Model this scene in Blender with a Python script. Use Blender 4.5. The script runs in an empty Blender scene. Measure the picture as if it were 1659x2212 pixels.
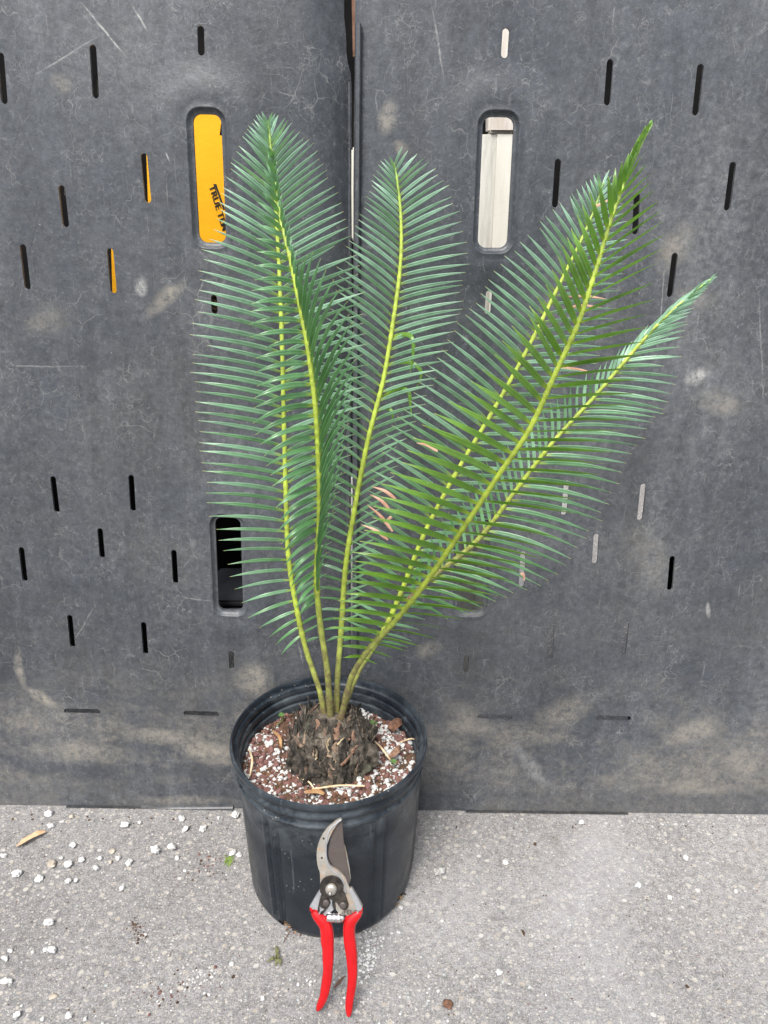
import bpy, bmesh, math, random
from mathutils import Vector, Matrix, noise
from mathutils.geometry import delaunay_2d_cdt
R = math.radians
S = bpy.context.scene
col = S.collection
random.seed(7)

# ------------------------------------------------------------------ camera
F = 1660.0                      # focal length in pixels of a 1659 x 2212 view
PITCH, ROLL = R(22.9), R(0.7)
CAM = Vector((0, -0.826, 0.8))
cd = bpy.data.cameras.new('camera'); cam = bpy.data.objects.new('camera', cd); col.objects.link(cam)
cd.sensor_fit = 'VERTICAL'; cd.sensor_height = 36; cd.lens = 36 * F / 2212
cd.clip_start = 0.02; cd.clip_end = 200
MC = Matrix.Rotation(math.pi / 2 - PITCH, 3, 'X') @ Matrix.Rotation(ROLL, 3, 'Z')
cam.matrix_world = Matrix.Translation(CAM) @ MC.to_4x4()
S.camera = cam
# ------------------------------------------------------------------ light
SUN_EL, SUN_AZ = R(58), R(200)   # azimuth from +Y clockwise
w = bpy.data.worlds.new('World'); S.world = w; w.use_nodes = True
nt = w.node_tree; bg = nt.nodes['Background']
sky = nt.nodes.new('ShaderNodeTexSky'); sky.sky_type = 'NISHITA'; sky.sun_disc = False
sky.sun_elevation = SUN_EL; sky.sun_rotation = SUN_AZ; sky.dust_density = 4; sky.air_density = 1.0
hs = nt.nodes.new('ShaderNodeHueSaturation'); hs.inputs['Saturation'].default_value = 0.42
nt.links.new(sky.outputs[0], hs.inputs['Color']); nt.links.new(hs.outputs[0], bg.inputs[0])
bg.inputs[1].default_value = 0.13
ld = bpy.data.lights.new('sun', 'SUN'); ld.energy = 2.2; ld.angle = R(24); ld.color = (1, .96, .9)
sun = bpy.data.objects.new('sun', ld); col.objects.link(sun)
sd = Vector((math.sin(SUN_AZ) * math.cos(SUN_EL), math.cos(SUN_AZ) * math.cos(SUN_EL), math.sin(SUN_EL)))
sun.rotation_euler = sd.to_track_quat('Z', 'Y').to_euler(); sun.location = (0, -1, 4)
S.view_settings.view_transform = 'Standard'; S.view_settings.look = 'None'
S.view_settings.exposure = 1.0; S.view_settings.gamma = 1

# ------------------------------------------------------------------ geometry helpers
TILT = R(3.4)
def ray(px, py):
    return MC @ Vector(((px - 829.5) / F, -(py - 1106) / F, -1))
def at_y(px, py, y):            # a point at depth y
    d = ray(px, py); return CAM + d * ((y - CAM.y) / d.y)
def at_z(px, py, z=0.0):        # a point on a level plane
    d = ray(px, py); return CAM + d * ((z - CAM.z) / d.z)
def at_plane(px, py, p0, n):
    d = ray(px, py); return CAM + d * ((p0 - CAM).dot(n) / d.dot(n))
WN = Vector((0, -math.cos(TILT), math.sin(TILT)))
WU, WV = Vector((1, 0, 0)), Vector((0, math.sin(TILT), math.cos(TILT)))
def wall(px, py):               # coordinates on the leaning panels
    p = at_plane(px, py, Vector((0, 0, 0)), WN); return Vector((p.x, p.dot(WV)))
def wpt(u, v, h=0.0): return WU * u + WV * v + WN * h

def link(name, me, mats, parent=None, origin=None):
    o = bpy.data.objects.new(name, me)
    for m in (mats if isinstance(mats, (list, tuple)) else [mats]): me.materials.append(m)
    col.objects.link(o)
    off = Vector((0, 0, 0))
    if parent is not None:
        p = parent
        while p: off += p.location; p = p.parent
        o.parent = parent
    if origin is not None:
        o.location = Vector(origin) - off; off = Vector(origin)
    me.transform(Matrix.Translation(-off))
    return o
def mk(name, verts, faces, mats, parent=None, origin=None, smooth=False, mi=None, attrs=None):
    me = bpy.data.meshes.new(name); me.from_pydata([tuple(v) for v in verts], [], faces); me.update()
    if smooth:
        for p in me.polygons: p.use_smooth = True
    if mi:
        for p, k in zip(me.polygons, mi): p.material_index = k
    if attrs:
        for k, vals in attrs.items():
            a = me.attributes.new(k, 'FLOAT', 'POINT'); a.data.foreach_set('value', vals)
    return link(name, me, mats, parent, origin)
def frombm(name, bm, mats, parent=None, origin=None, smooth=False):
    me = bpy.data.meshes.new(name); bm.to_mesh(me); bm.free()
    if smooth:
        for p in me.polygons: p.use_smooth = True
    return link(name, me, mats, parent, origin)
def empty(name, loc):
    o = bpy.data.objects.new(name, None); o.location = loc; col.objects.link(o); return o
def tag(o, label=None, cat=None, group=None, kind=None):
    for k, v in (('label', label), ('category', cat), ('group', group), ('kind', kind)):
        if v: o[k] = v
    return o
def tube(verts, faces, pts, rad, n=8, flat=1.0, cap=True, up=Vector((0, -1, 0)), vals=None, val=None):
    b0 = len(verts); k = len(pts)
    for i, p in enumerate(pts):
        t = (pts[min(i + 1, k - 1)] - pts[max(i - 1, 0)]).normalized()
        s = t.cross(up).normalized(); q = s.cross(t)
        r = rad[i] if isinstance(rad, (list, tuple)) else rad
        for j in range(n):
            a = 2 * math.pi * j / n
            verts.append(p + s * (r * math.cos(a)) + q * (r * flat * math.sin(a)))
            if vals is not None: vals.append(val(i / (k - 1)) if callable(val) else val)
    for i in range(k - 1):
        for j in range(n):
            faces.append((b0 + i*n + j, b0 + i*n + (j+1) % n, b0 + (i+1)*n + (j+1) % n, b0 + (i+1)*n + j))
    if cap:
        faces.append(tuple(b0 + j for j in reversed(range(n)))); faces.append(tuple(b0 + (k-1)*n + j for j in range(n)))
def spline(P, n):               # Catmull-Rom through rows of numbers
    P = [list(map(float, p)) for p in P]
    Q = [[2*a-b for a, b in zip(P[0], P[1])]] + P + [[2*a-b for a, b in zip(P[-1], P[-2])]]
    out = []; seg = len(P) - 1
    for i in range(n + 1):
        f = i / n * seg; k = min(int(f), seg - 1); t = f - k
        a, b, c, d = Q[k], Q[k+1], Q[k+2], Q[k+3]
        out.append([.5*((2*y)+(-x+z)*t+(2*x-5*y+4*z-v)*t*t+(-x+3*y-3*z+v)*t**3) for x, y, z, v in zip(a, b, c, d)])
    return out
def lerpkeys(K, x):             # K sorted by first entry descending or ascending
    K = sorted(K)
    if x <= K[0][0]: return K[0][1:]
    for a, b in zip(K, K[1:]):
        if x <= b[0]:
            t = (x - a[0]) / (b[0] - a[0]); return tuple(p + (q - p) * t for p, q in zip(a[1:], b[1:]))
    return K[-1][1:]

# ------------------------------------------------------------------ materials
class NG:
    def __init__(s, name, rough=.6, metal=0.0, spec=.5):
        s.m = bpy.data.materials.new(name); s.m.use_nodes = True; s.t = s.m.node_tree
        s.b = s.t.nodes['Principled BSDF']; s.b.inputs['Roughness'].default_value = rough
        s.b.inputs['Metallic'].default_value = metal; s.b.inputs['Specular IOR Level'].default_value = spec
        s.tc = s.t.nodes.new('ShaderNodeTexCoord')
    def n(s, kind, **kw):
        x = s.t.nodes.new('ShaderNode' + kind)
        for k, v in kw.items():
            if hasattr(x, k): setattr(x, k, v)
            else: x.inputs[k.replace('_', ' ')].default_value = v
        return x
    def l(s, a, b): s.t.links.new(a, b)
    def co(s, scale=(1, 1, 1), src='Object', rot=(0, 0, 0), warp=0, wscale=5):
        mp = s.n('Mapping'); mp.inputs['Scale'].default_value = scale; mp.inputs['Rotation'].default_value = rot
        o = s.tc.outputs[src]
        if warp:
            nz = s.n('TexNoise', Scale=wscale, Detail=3.0); s.l(o, nz.inputs['Vector'])
            m1 = s.n('VectorMath', operation='SCALE'); m1.inputs['Scale'].default_value = warp; s.l(nz.outputs['Color'], m1.inputs[0])
            m2 = s.n('VectorMath', operation='ADD'); s.l(o, m2.inputs[0]); s.l(m1.outputs[0], m2.inputs[1]); o = m2.outputs[0]
        s.l(o, mp.inputs['Vector']); return mp.outputs[0]
    def noise(s, scale, detail=4, rough=.55, vec=None, dist=0.0):
        x = s.n('TexNoise', Scale=scale, Detail=detail, Roughness=rough, Distortion=dist)
        s.l(vec if vec is not None else s.tc.outputs['Object'], x.inputs['Vector']); return x.outputs['Fac']
    def vor(s, scale, vec=None, feature='F1', out='Distance', rnd=1.0):
        x = s.n('TexVoronoi', feature=feature, Scale=scale, Randomness=rnd)
        s.l(vec if vec is not None else s.tc.outputs['Object'], x.inputs['Vector']); return x.outputs[out]
    def ramp(s, fac, stops, interp='LINEAR'):
        x = s.n('ValToRGB'); cr = x.color_ramp; cr.interpolation = interp
        while len(cr.elements) < len(stops): cr.elements.new(0.5)
        for e, (p, c) in zip(cr.elements, stops):
            e.position = p; e.color = (c, c, c, 1) if isinstance(c, (int, float)) else (*c, 1)
        s.l(fac, x.inputs[0]); return x.outputs[0]
    def mix(s, fac, a, b, mode='MIX'):
        x = s.n('Mix', data_type='RGBA', blend_type=mode)
        for v, i in ((fac, 0), (a, 6), (b, 7)):
            if isinstance(v, (int, float)): x.inputs[i].default_value = v if i == 0 else (v, v, v, 1)
            elif isinstance(v, tuple): x.inputs[i].default_value = (*v, 1)
            else: s.l(v, x.inputs[i])
        return x.outputs[2]
    def math(s, op, a, b=0.0):
        x = s.n('Math', operation=op)
        for v, i in ((a, 0), (b, 1)):
            if isinstance(v, (int, float)): x.inputs[i].default_value = v
            else: s.l(v, x.inputs[i])
        return x.outputs[0]
    def attr(s, name):
        x = s.n('Attribute', attribute_name=name); return x.outputs['Fac']
    def color(s, c):
        if isinstance(c, tuple): s.b.inputs['Base Color'].default_value = (*c, 1)
        else: s.l(c, s.b.inputs['Base Color'])
    def rough(s, c): s.l(c, s.b.inputs['Roughness'])
    def bump(s, h, dist=.001, strength=1.0):
        x = s.n('Bump'); x.inputs['Distance'].default_value = dist; x.inputs['Strength'].default_value = strength
        s.l(h, x.inputs['Height'])
        if s.b.inputs['Normal'].links: s.l(s.b.inputs['Normal'].links[0].from_socket, x.inputs['Normal'])
        s.l(x.outputs[0], s.b.inputs['Normal'])

TAN, PALE, DARKM = (.235, .217, .187), (.36, .36, .35), (.035, .038, .045)
MARKS = [(310, 690, 400, 600, .012, TAN, 1.0), (285, 610, 320, 625, .011, PALE, .9), (28, 1400, 45, 1500, .009, TAN, .8), (40, 1490, 130, 1535, .010, TAN, 1.0), (360, 1600, 520, 1640, .022, TAN, .95), (20, 1620, 330, 1640, .022, TAN, .6), (250, 1600, 420, 1590, .014, TAN, .7),
         (0, 1665, 320, 1675, .018, DARKM, .6), (330, 1668, 500, 1665, .014, DARKM, .75), (280, 1730, 520, 1725, .010, TAN, .6), (520, 1500, 580, 1440, .030, TAN, .9), (510, 1560, 560, 1540, .018, TAN, .7), (0, 770, 380, 780, .016, DARKM, .5), (20, 700, 180, 690, .020, TAN, .35),
         (820, 300, 850, 210, .014, TAN, .8), (860, 300, 880, 340, .010, TAN, .7), (1480, 810, 1530, 820, .012, PALE, 1.0), (1420, 600, 1500, 480, .020, TAN, .7), (1440, 640, 1560, 650, .014, TAN, .4), (1500, 860, 1620, 880, .016, TAN, .6), (1420, 1600, 1580, 1560, .020, TAN, .8), (1560, 1620, 1640, 1680, .022, TAN, .6), (1150, 1560, 1300, 1520, .024, TAN, .6), (940, 1500, 1060, 1600, .026, TAN, .5), (1100, 1600, 1200, 1720, .012, PALE, .35),
         (1400, 1700, 1600, 1710, .014, TAN, .6), (1350, 1100, 1450, 1300, .030, TAN, .3), (1530, 1300, 1534, 1340, .004, PALE, .7), (100, 180, 160, 180, .010, TAN, .5), (890, 1420, 960, 1390, .016, TAN, .6), (1580, 200, 1640, 500, .022, DARKM, .5), (870, 60, 930, 560, .016, DARKM, .5), (690, 320, 700, 1000, .012, DARKM, .6), (300, 500, 350, 700, .018, DARKM, .5),
         (170, 0, 280, 130, .0014, PALE, .9), (280, 0, 322, 72, .0013, PALE, .9), (115, 360, 20, 700, .0011, DARKM, .9), (5, 430, 120, 0, .0012, DARKM, .9), (60, 175, 230, 70, .0010, PALE, .5), (360, 330, 368, 352, .0012, PALE, .9), (930, 0, 960, 180, .0014, PALE, .5), (1440, 560, 1420, 780, .0010, PALE, .5), (1220, 430, 1400, 445, .0010, PALE, .4), (640, 1380, 655, 1440, .0012, PALE, .5), (380, 1290, 470, 1300, .0010, PALE, .5), (0, 790, 200, 792, .0012, PALE, .45), (1640, 600, 1650, 900, .0012, PALE, .4), (150, 1400, 210, 1300, .0010, PALE, .5), (590, 390, 600, 470, .0014, PALE, .5)]
def panel_mat():
    g = NG('weathered_black_plastic', .5, spec=.45)
    base = g.ramp(g.noise(2.2, 5, .6), [(.3, (.033, .038, .047)), (.72, (.056, .064, .077))])
    # grey dust film: grainy, in wide vertical bands and patches
    band = g.ramp(g.noise(1.0, 4, .6, g.co((9, 9, 1.3), warp=.05, wscale=4)), [(.34, .25), (.66, 1.0)])
    patch = g.ramp(g.noise(6, 7, .68, g.co(warp=.06, wscale=8)), [(.34, .35), (.66, 1.0)])
    grain = g.ramp(g.noise(130, 6, .8), [(.36, .15), (.66, 1.0)])
    film = g.math('MULTIPLY', g.math('MULTIPLY', band, patch), grain)
    film = g.math('MULTIPLY', film, g.ramp(g.noise(1.7, 3, .5, g.co((1, 1, 1))), [(.36, .45), (.62, 1.0)]))
    c = g.mix(film, base, (.150, .155, .161))
    fine = g.ramp(g.noise(95, 10, .9), [(.38, .62), (.62, 1.28)])
    c = g.mix(g.ramp(g.noise(260, 4, .8), [(.60, 0.0), (.72, .4)]), c, (.24, .245, .25))
    c = g.mix(1.0, c, fine, 'MULTIPLY')
    st = g.ramp(g.noise(1.0, 6, .7, g.co((34, 34, 2.0), warp=.03, wscale=5)), [(.36, .74), (.60, 1.1)])
    c = g.mix(.7, c, st, 'MULTIPLY')
    sx = g.n('SeparateXYZ'); g.l(g.tc.outputs['Object'], sx.inputs[0])
    low = g.ramp(sx.outputs['Z'], [(.0, .55), (.03, .35), (.055, 1.0), (.13, 1.0), (.17, .42), (.24, .16), (.6, .12), (.85, .05)])
    pn = g.ramp(g.noise(4.2, 9, .78, g.co((1, 1, 1.9), warp=.07, wscale=11)), [(.42, 0.0), (.56, 1.0)])
    dust = g.math('MULTIPLY', low, pn)
    dg = g.ramp(g.noise(110, 8, .9), [(.40, .12), (.58, 1.0)])
    c = g.mix(g.math('MULTIPLY', g.math('MULTIPLY', dust, dg), .78), c, (.20, .185, .162))
    blot = g.math('MULTIPLY', g.ramp(g.noise(11, 8, .75, g.co(warp=.25, wscale=6)), [(.66, 0.0), (.78, .7)]), dg)
    c = g.mix(g.math('MULTIPLY', blot, .5), c, (.26, .25, .23))
    # hair-thin squiggles, small and broken
    for k, (sc, th, wp) in enumerate(((38, .022, .05), (75, .034, .035), (120, .045, .025), (17, .007, .12))):
        v = g.vor(sc, g.co((1, 1, .8), rot=(0, .5 * k, 0), warp=wp, wscale=sc * .5), 'DISTANCE_TO_EDGE')
        line = g.ramp(v, [(0, 1.0), (th, 0.0)])
        brk = g.ramp(g.noise(13 + 9*k, 5, .75, g.co((1, 1, 1), rot=(0, k, 0))), [(.52, 0.0), (.68, .55)])
        c = g.mix(g.math('MULTIPLY', line, brk), c, (.25, .25, .245))
    for k, (rot, sc) in enumerate((((0, .9, 0), (300, 300, 6)), ((0, 1.57, 0), (420, 420, 11)), ((0, 1.50, 0), (520, 520, 16)))):
        ln = g.ramp(g.noise(1.0, 2, .5, g.co(sc, rot=rot)), [(.68, 0.0), (.76, .24)])
        c = g.mix(g.math('MULTIPLY', ln, g.ramp(g.noise(8+k, 4), [(.47, 0.0), (.6, 1.0)])), c, (.30, .30, .30))
    # marks with a place of their own: smears, splats, long scratches
    nzm = g.ramp(g.noise(90, 9, .9), [(.41, .05), (.57, 1.0)])
    for (x0, y0, x1, y1, wd, colr, am) in MARKS:
        A, B = at_plane(x0, y0, Vector((0, 0, 0)), WN), at_plane(x1, y1, Vector((0, 0, 0)), WN)
        ctr = (A + B) / 2; L = max((B - A).length / 2, .002); an = math.atan2((B - A).z, (B - A).x)
        mp = g.n('Mapping', vector_type='TEXTURE'); mp.inputs['Location'].default_value = ctr; mp.inputs['Rotation'].default_value = (0, -an, 0); mp.inputs['Scale'].default_value = (L, .06, wd)
        wn = g.n('TexNoise', Scale=22.0, Detail=5.0); g.l(g.tc.outputs['Object'], wn.inputs['Vector'])
        m1 = g.n('VectorMath', operation='MULTIPLY_ADD'); m1.inputs[1].default_value = (.02, 0, .02) if wd > .004 else (.006, 0, .006); g.l(wn.outputs['Color'], m1.inputs[0]); g.l(g.tc.outputs['Object'], m1.inputs[2])
        m2 = g.n('VectorMath', operation='SUBTRACT'); m2.inputs[1].default_value = (.01, 0, .01) if wd > .004 else (.003, 0, .003); g.l(m1.outputs[0], m2.inputs[0]); g.l(m2.outputs[0], mp.inputs['Vector'])
        ln_ = g.n('VectorMath', operation='LENGTH'); g.l(mp.outputs[0], ln_.inputs[0])
        mk_ = g.ramp(ln_.outputs['Value'], [(.35, am), (1.0, 0.0)])
        c = g.mix(g.math('MULTIPLY', mk_, nzm), c, colr)
    sp = g.ramp(g.vor(85), [(.02, 1.0), (.06, 0.0)])
    sp = g.math('MULTIPLY', sp, g.ramp(g.noise(14, 3), [(.60, 0.0), (.66, .7)]))
    c = g.mix(sp, c, (.5, .48, .44))
    g.color(c)
    g.rough(g.ramp(film, [(0, .34), (.7, .66)]))
    g.bump(g.noise(2.6, 2, .5), .03, .5)
    g.bump(g.noise(140, 6, .75), .0012, .5)
    g.bump(g.noise(1.0, 4, .6, g.co((60, 60, 8))), .002, .35)
    return g.m
def concrete_mat(name='exposed_concrete', dark=1.0):
    g = NG(name, .9, spec=.25)
    c = g.ramp(g.noise(3.0, 6, .6), [(.3, (.20*dark, .195*dark, .196*dark)), (.7, (.31*dark, .306*dark, .308*dark))])
    c = g.mix(1.0, c, g.ramp(g.noise(420, 6, .9), [(.36, .30), (.64, 1.62)]), 'MULTIPLY')
    c = g.mix(1.0, c, g.ramp(g.noise(120, 3, .6), [(.32, .72), (.68, 1.2)]), 'MULTIPLY')
    for sc, th, wch in ((105, .26, .66), (210, .28, .58), (430, .30, .52)):
        vec = g.co((1, 1.15, 1), warp=.006, wscale=60)
        x = g.n('TexVoronoi', feature='F1', Scale=float(sc)); g.l(vec, x.inputs['Vector'])
        sep = g.n('SeparateColor'); g.l(x.outputs['Color'], sep.inputs[0])
        pick = g.ramp(sep.outputs[0], [(wch, 0.0), (wch + .03, .8)])
        stone = g.math('MULTIPLY', g.ramp(x.outputs['Distance'], [(th, 1.0), (th + .12, 0.0)]), pick)
        scol = g.ramp(sep.outputs[1], [(0, (.20*dark, .19*dark, .18*dark)), (.35, (.36*dark, .34*dark, .31*dark)), (.7, (.50*dark, .47*dark, .42*dark)), (.9, (.36*dark, .32*dark, .26*dark)), (1, (.60*dark, .59*dark, .58*dark))])
        c = g.mix(stone, c, scol)
    dk = g.ramp(g.noise(420, 2, .5), [(.64, 0.0), (.72, .7)])
    c = g.mix(dk, c, (.07, .065, .06))
    wh = g.ramp(g.noise(4.5, 5, .6, g.co(warp=.1)), [(.55, 0.0), (.75, .32)])
    c = g.mix(wh, c, (.5, .5, .52))
    soil = g.ramp(g.noise(6, 8, .8), [(.56, 0.0), (.74, .55)])
    c = g.mix(soil, c, (.12, .10, .085))
    g.color(c)
    g.bump(g.noise(90, 5, .7), .003, .7); g.bump(g.noise(380, 5, .8), .0018, 1.0)
    g.bump(g.vor(150), .0012, -.5)
    return g.m
def plain(name, a, b, scale=20, rough=.6, metal=0.0, bump=0.0, spec=.5, detail=5, lo=.35, hi=.65):
    g = NG(name, rough, metal, spec); nz = g.noise(scale, detail, .6)
    g.color(g.ramp(nz, [(lo, a), (hi, b)]))
    if bump: g.bump(g.noise(scale * 2.5, 5, .65), bump, .8)
    return g.m
def leaf_mat(name, lo, hi, rough=.31):
    g = NG(name, rough, spec=.55)
    c = g.ramp(g.attr('rnd'), [(0, lo), (1, hi)])
    c = g.mix(1.0, c, g.ramp(g.noise(55, 4, .6), [(.3, .78), (.7, 1.2)]), 'MULTIPLY')
    t = g.attr('lt')
    c = g.mix(g.ramp(t, [(0, .9), (.06, .5), (.13, .0)]), c, (.36, .46, .05))
    c = g.mix(g.ramp(t, [(.95, 0.0), (.985, .8)]), c, (.42, .40, .14))
    spots = g.math('MULTIPLY', g.ramp(g.vor(110), [(.04, 1.0), (.1, 0.0)]), g.ramp(g.noise(20), [(.58, 0.0), (.62, .7)]))
    c = g.mix(spots, c, (.42, .46, .38))
    g.color(c)
    tr = g.n('BsdfTranslucent'); g.l(g.mix(1.0, c, (1.5, 1.7, .55), 'MULTIPLY'), tr.inputs['Color'])
    ms = g.n('MixShader'); ms.inputs[0].default_value = .22
    out = g.t.nodes['Material Output']; g.l(g.b.outputs[0], ms.inputs[1]); g.l(tr.outputs[0], ms.inputs[2]); g.l(ms.outputs[0], out.inputs[0])
    g.bump(g.attr('rib'), .0004, .5)
    return g.m
def rachis_mat():
    g = NG('frond_stalk', .45)
    c = g.ramp(g.attr('lt'), [(0, (.17, .10, .06)), (.025, (.12, .09, .045)), (.07, (.17, .17, .055)), (.2, (.27, .31, .065)), (.30, (.30, .385, .040)), (.8, (.36, .46, .07)), (1, (.22, .38, .10))])
    c = g.mix(1.0, c, g.ramp(g.noise(75, 5, .7), [(.36, .72), (.64, 1.22)]), 'MULTIPLY')
    br = g.math('MULTIPLY', g.ramp(g.noise(110, 5, .7), [(.44, 0.0), (.58, .9)]), g.ramp(g.attr('lt'), [(.08, 1.0), (.36, .16), (.7, .05)]))
    c = g.mix(br, c, (.12, .085, .05)); g.color(c); g.bump(g.noise(160, 4, .6), .0008, .6)
    return g.m
M = {}
M['panel'] = panel_mat()
M['concrete'] = concrete_mat()
M['block'] = plain('rough_grey_block', (.50, .49, .46), (.80, .78, .74), 45, .9, bump=.004)
M['stalk'] = rachis_mat()
M['leaf_a'] = leaf_mat('glaucous_leaf', (.080, .205, .068), (.27, .45, .34))
M['leaf_b'] = leaf_mat('deep_green_leaf', (.062, .175, .052), (.14, .29, .15))
M['leaf_e'] = leaf_mat('olive_green_leaf', (.085, .185, .014), (.15, .29, .062))
M['dead'] = plain('dead_leaf_tip', (.30, .14, .08), (.52, .33, .24), 60, .7)
M['dark'] = plain('shade_black', (.003, .003, .0035), (.009, .0085, .008), 8, .95, spec=.1)  # near-black for the added backing pieces, standing in for shade behind the panels
M['perlite'] = plain('white_perlite', (.36, .36, .35), (.70, .70, .70), 420, .9, bump=.001)
M['tanstone'] = plain('tan_stone', (.30, .26, .21), (.46, .42, .36), 120, .9, bump=.001)
M['greystone'] = plain('speckled_grey_stone', (.16, .16, .16), (.55, .55, .52), 300, .85, bump=.001)
M['bark'] = plain('brown_bark', (.07, .035, .022), (.20, .10, .06), 160, .9, bump=.001)
M['lava'] = plain('red_lava_rock', (.08, .038, .034), (.22, .115, .10), 260, .95, bump=.0012)
M['soil'] = plain('dark_potting_soil', (.035, .02, .013), (.13, .075, .045), 260, .95, bump=.003)
M['straw'] = plain('dry_straw', (.42, .31, .17), (.68, .56, .38), 90, .7)
M['dryleaf'] = plain('dry_brown_leaf', (.24, .12, .05), (.42, .26, .13), 60, .7)
M['moss'] = plain('green_moss', (.10, .16, .03), (.22, .30, .08), 300, .9, bump=.002)
M['weed'] = plain('wilted_weed', (.07, .075, .03), (.15, .15, .07), 200, .85)
M['red'] = plain('red_grip_coating', (.36, .003, .005), (.45, .0045, .008), 60, .27, spec=.45)

# ------------------------------------------------------------------ ground
bm = bmesh.new(); bmesh.ops.create_grid(bm, x_segments=60, y_segments=60, size=1)
for v in bm.verts:
    v.co.x *= 14; v.co.y = v.co.y * 12 - 2; v.co.z = 0
g0 = frombm('ground', bm, M['concrete']); tag(g0, 'grey exposed aggregate concrete ground', None, None, 'structure')

# ------------------------------------------------------------------ plastic panels
slots_left = [(5,118,13,223),(201,100,208,210),(432,57,434,116),(311,334,320,435),(134,403,143,488),(49,530,59,623),(237,539,245,631),
  (461,640,463,676),(110,1034,118,1109),(281,1030,285,1105),(212,1147,217,1208),(40,1189,48,1260),(374,1192,378,1261),(145,1337,152,1403),(308,1349,313,1415),(499,1410,500,1445),
  (137,1542,211,1543),(399,1541,471,1543)]
slots_right = [(1094,62,1090,121),(1319,130,1312,224),(1514,141,1503,246),(1207,345,1200,445),(1585,352,1573,452),(1378,420,1374,504),(1461,549,1449,640),
  (1057,630,1053,676),(1393,1050,1385,1126),(1226,1042,1220,1114),(1291,1159,1287,1220),(1455,1206,1449,1277),(1131,1195,1127,1270),(1193,1360,1190,1424),(1356,1349,1348,1417),(1008,1418,1006,1452),
  (1034,1551,1104,1552),(1292,1555,1362,1556)]
slots_left = [(a,b,c,d) for a,b,c,d in slots_left] ; 
rects_left = [((414,245),(476,246),(487,524),(429,524)), ((462,1121),(518,1121),(524,1322),(471,1322))]
rects_right = [((1045,251),(1111,252),(1097,535),(1031,535)), ((993,1122),(1050,1122),(1044,1323),(987,1323))]
def rect_from(q):
    P = [wall(*c) for c in q]
    c = (P[0]+P[1]+P[2]+P[3]) / 4
    up = ((P[0]+P[1]) - (P[2]+P[3])) / 2
    wd = (((P[1]-P[0]).length + (P[2]-P[3]).length)) / 4
    return c, wd, up.length / 2, math.atan2(up.x, up.y)
def rect_loop(rc, off, n=6):
    c, hw, hh, a = rc; hw += off; hh += off; r = min(.0085 + off, hw * .95)
    pts = []
    for sx, sy, a0 in ((1, 1, 0), (-1, 1, 90), (-1, -1, 180), (1, -1, 270)):
        for i in range(n + 1):
            t = R(a0 + 90 * i / n)
            x = sx * (hw - r) + r * math.cos(t); y = sy * (hh - r) + r * math.sin(t)
            pts.append(Vector((c.x + x * math.cos(a) + y * math.sin(a), c.y - x * math.sin(a) + y * math.cos(a))))
    # straight sides subdivided
    out = []
    for i, p in enumerate(pts):
        q = pts[(i + 1) % len(pts)]; out.append(p); L = (q - p).length
        m = int(L / .006)
        for j in range(1, m): out.append(p.lerp(q, j / m))
    return out
def rect_sd(rc, p):
    c, hw, hh, a = rc; d = p - c
    x = d.x * math.cos(a) - d.y * math.sin(a); y = d.x * math.sin(a) + d.y * math.cos(a)
    r = .0085; qx = abs(x) - hw + r; qy = abs(y) - hh + r
    return math.hypot(max(qx, 0), max(qy, 0)) + min(max(qx, qy), 0) - r
def cap_loop(s, r, n=6):
    p, q = wall(s[0], s[1]), wall(s[2], s[3]); d = (q - p).normalized(); nrm = Vector((-d.y, d.x))
    p = p + d * r * .6; q = q - d * r * .6
    pts = []
    for i in range(n + 1):
        t = math.pi * i / n; pts.append(q + nrm * r * math.cos(t) + d * r * math.sin(t))
    for i in range(n + 1):
        t = math.pi * i / n; pts.append(p - nrm * r * math.cos(t) - d * r * math.sin(t))
    return pts
PROF = [(-1, -.0030), (0, -.0030), (.0008, -.0029), (.0034, -.0028), (.0039, -.0014), (.0050, -.0011), (.0054, .0009), (.0064, .0011), (.0076, .0002), (.013, .0)]
def inpoly(p, L):
    c = False; n = len(L)
    for i in range(n):
        a, b = L[i], L[i-1]
        if (a.y > p.y) != (b.y > p.y) and p.x < (b.x-a.x)*(p.y-a.y)/(b.y-a.y)+a.x: c = not c
    return c
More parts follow.
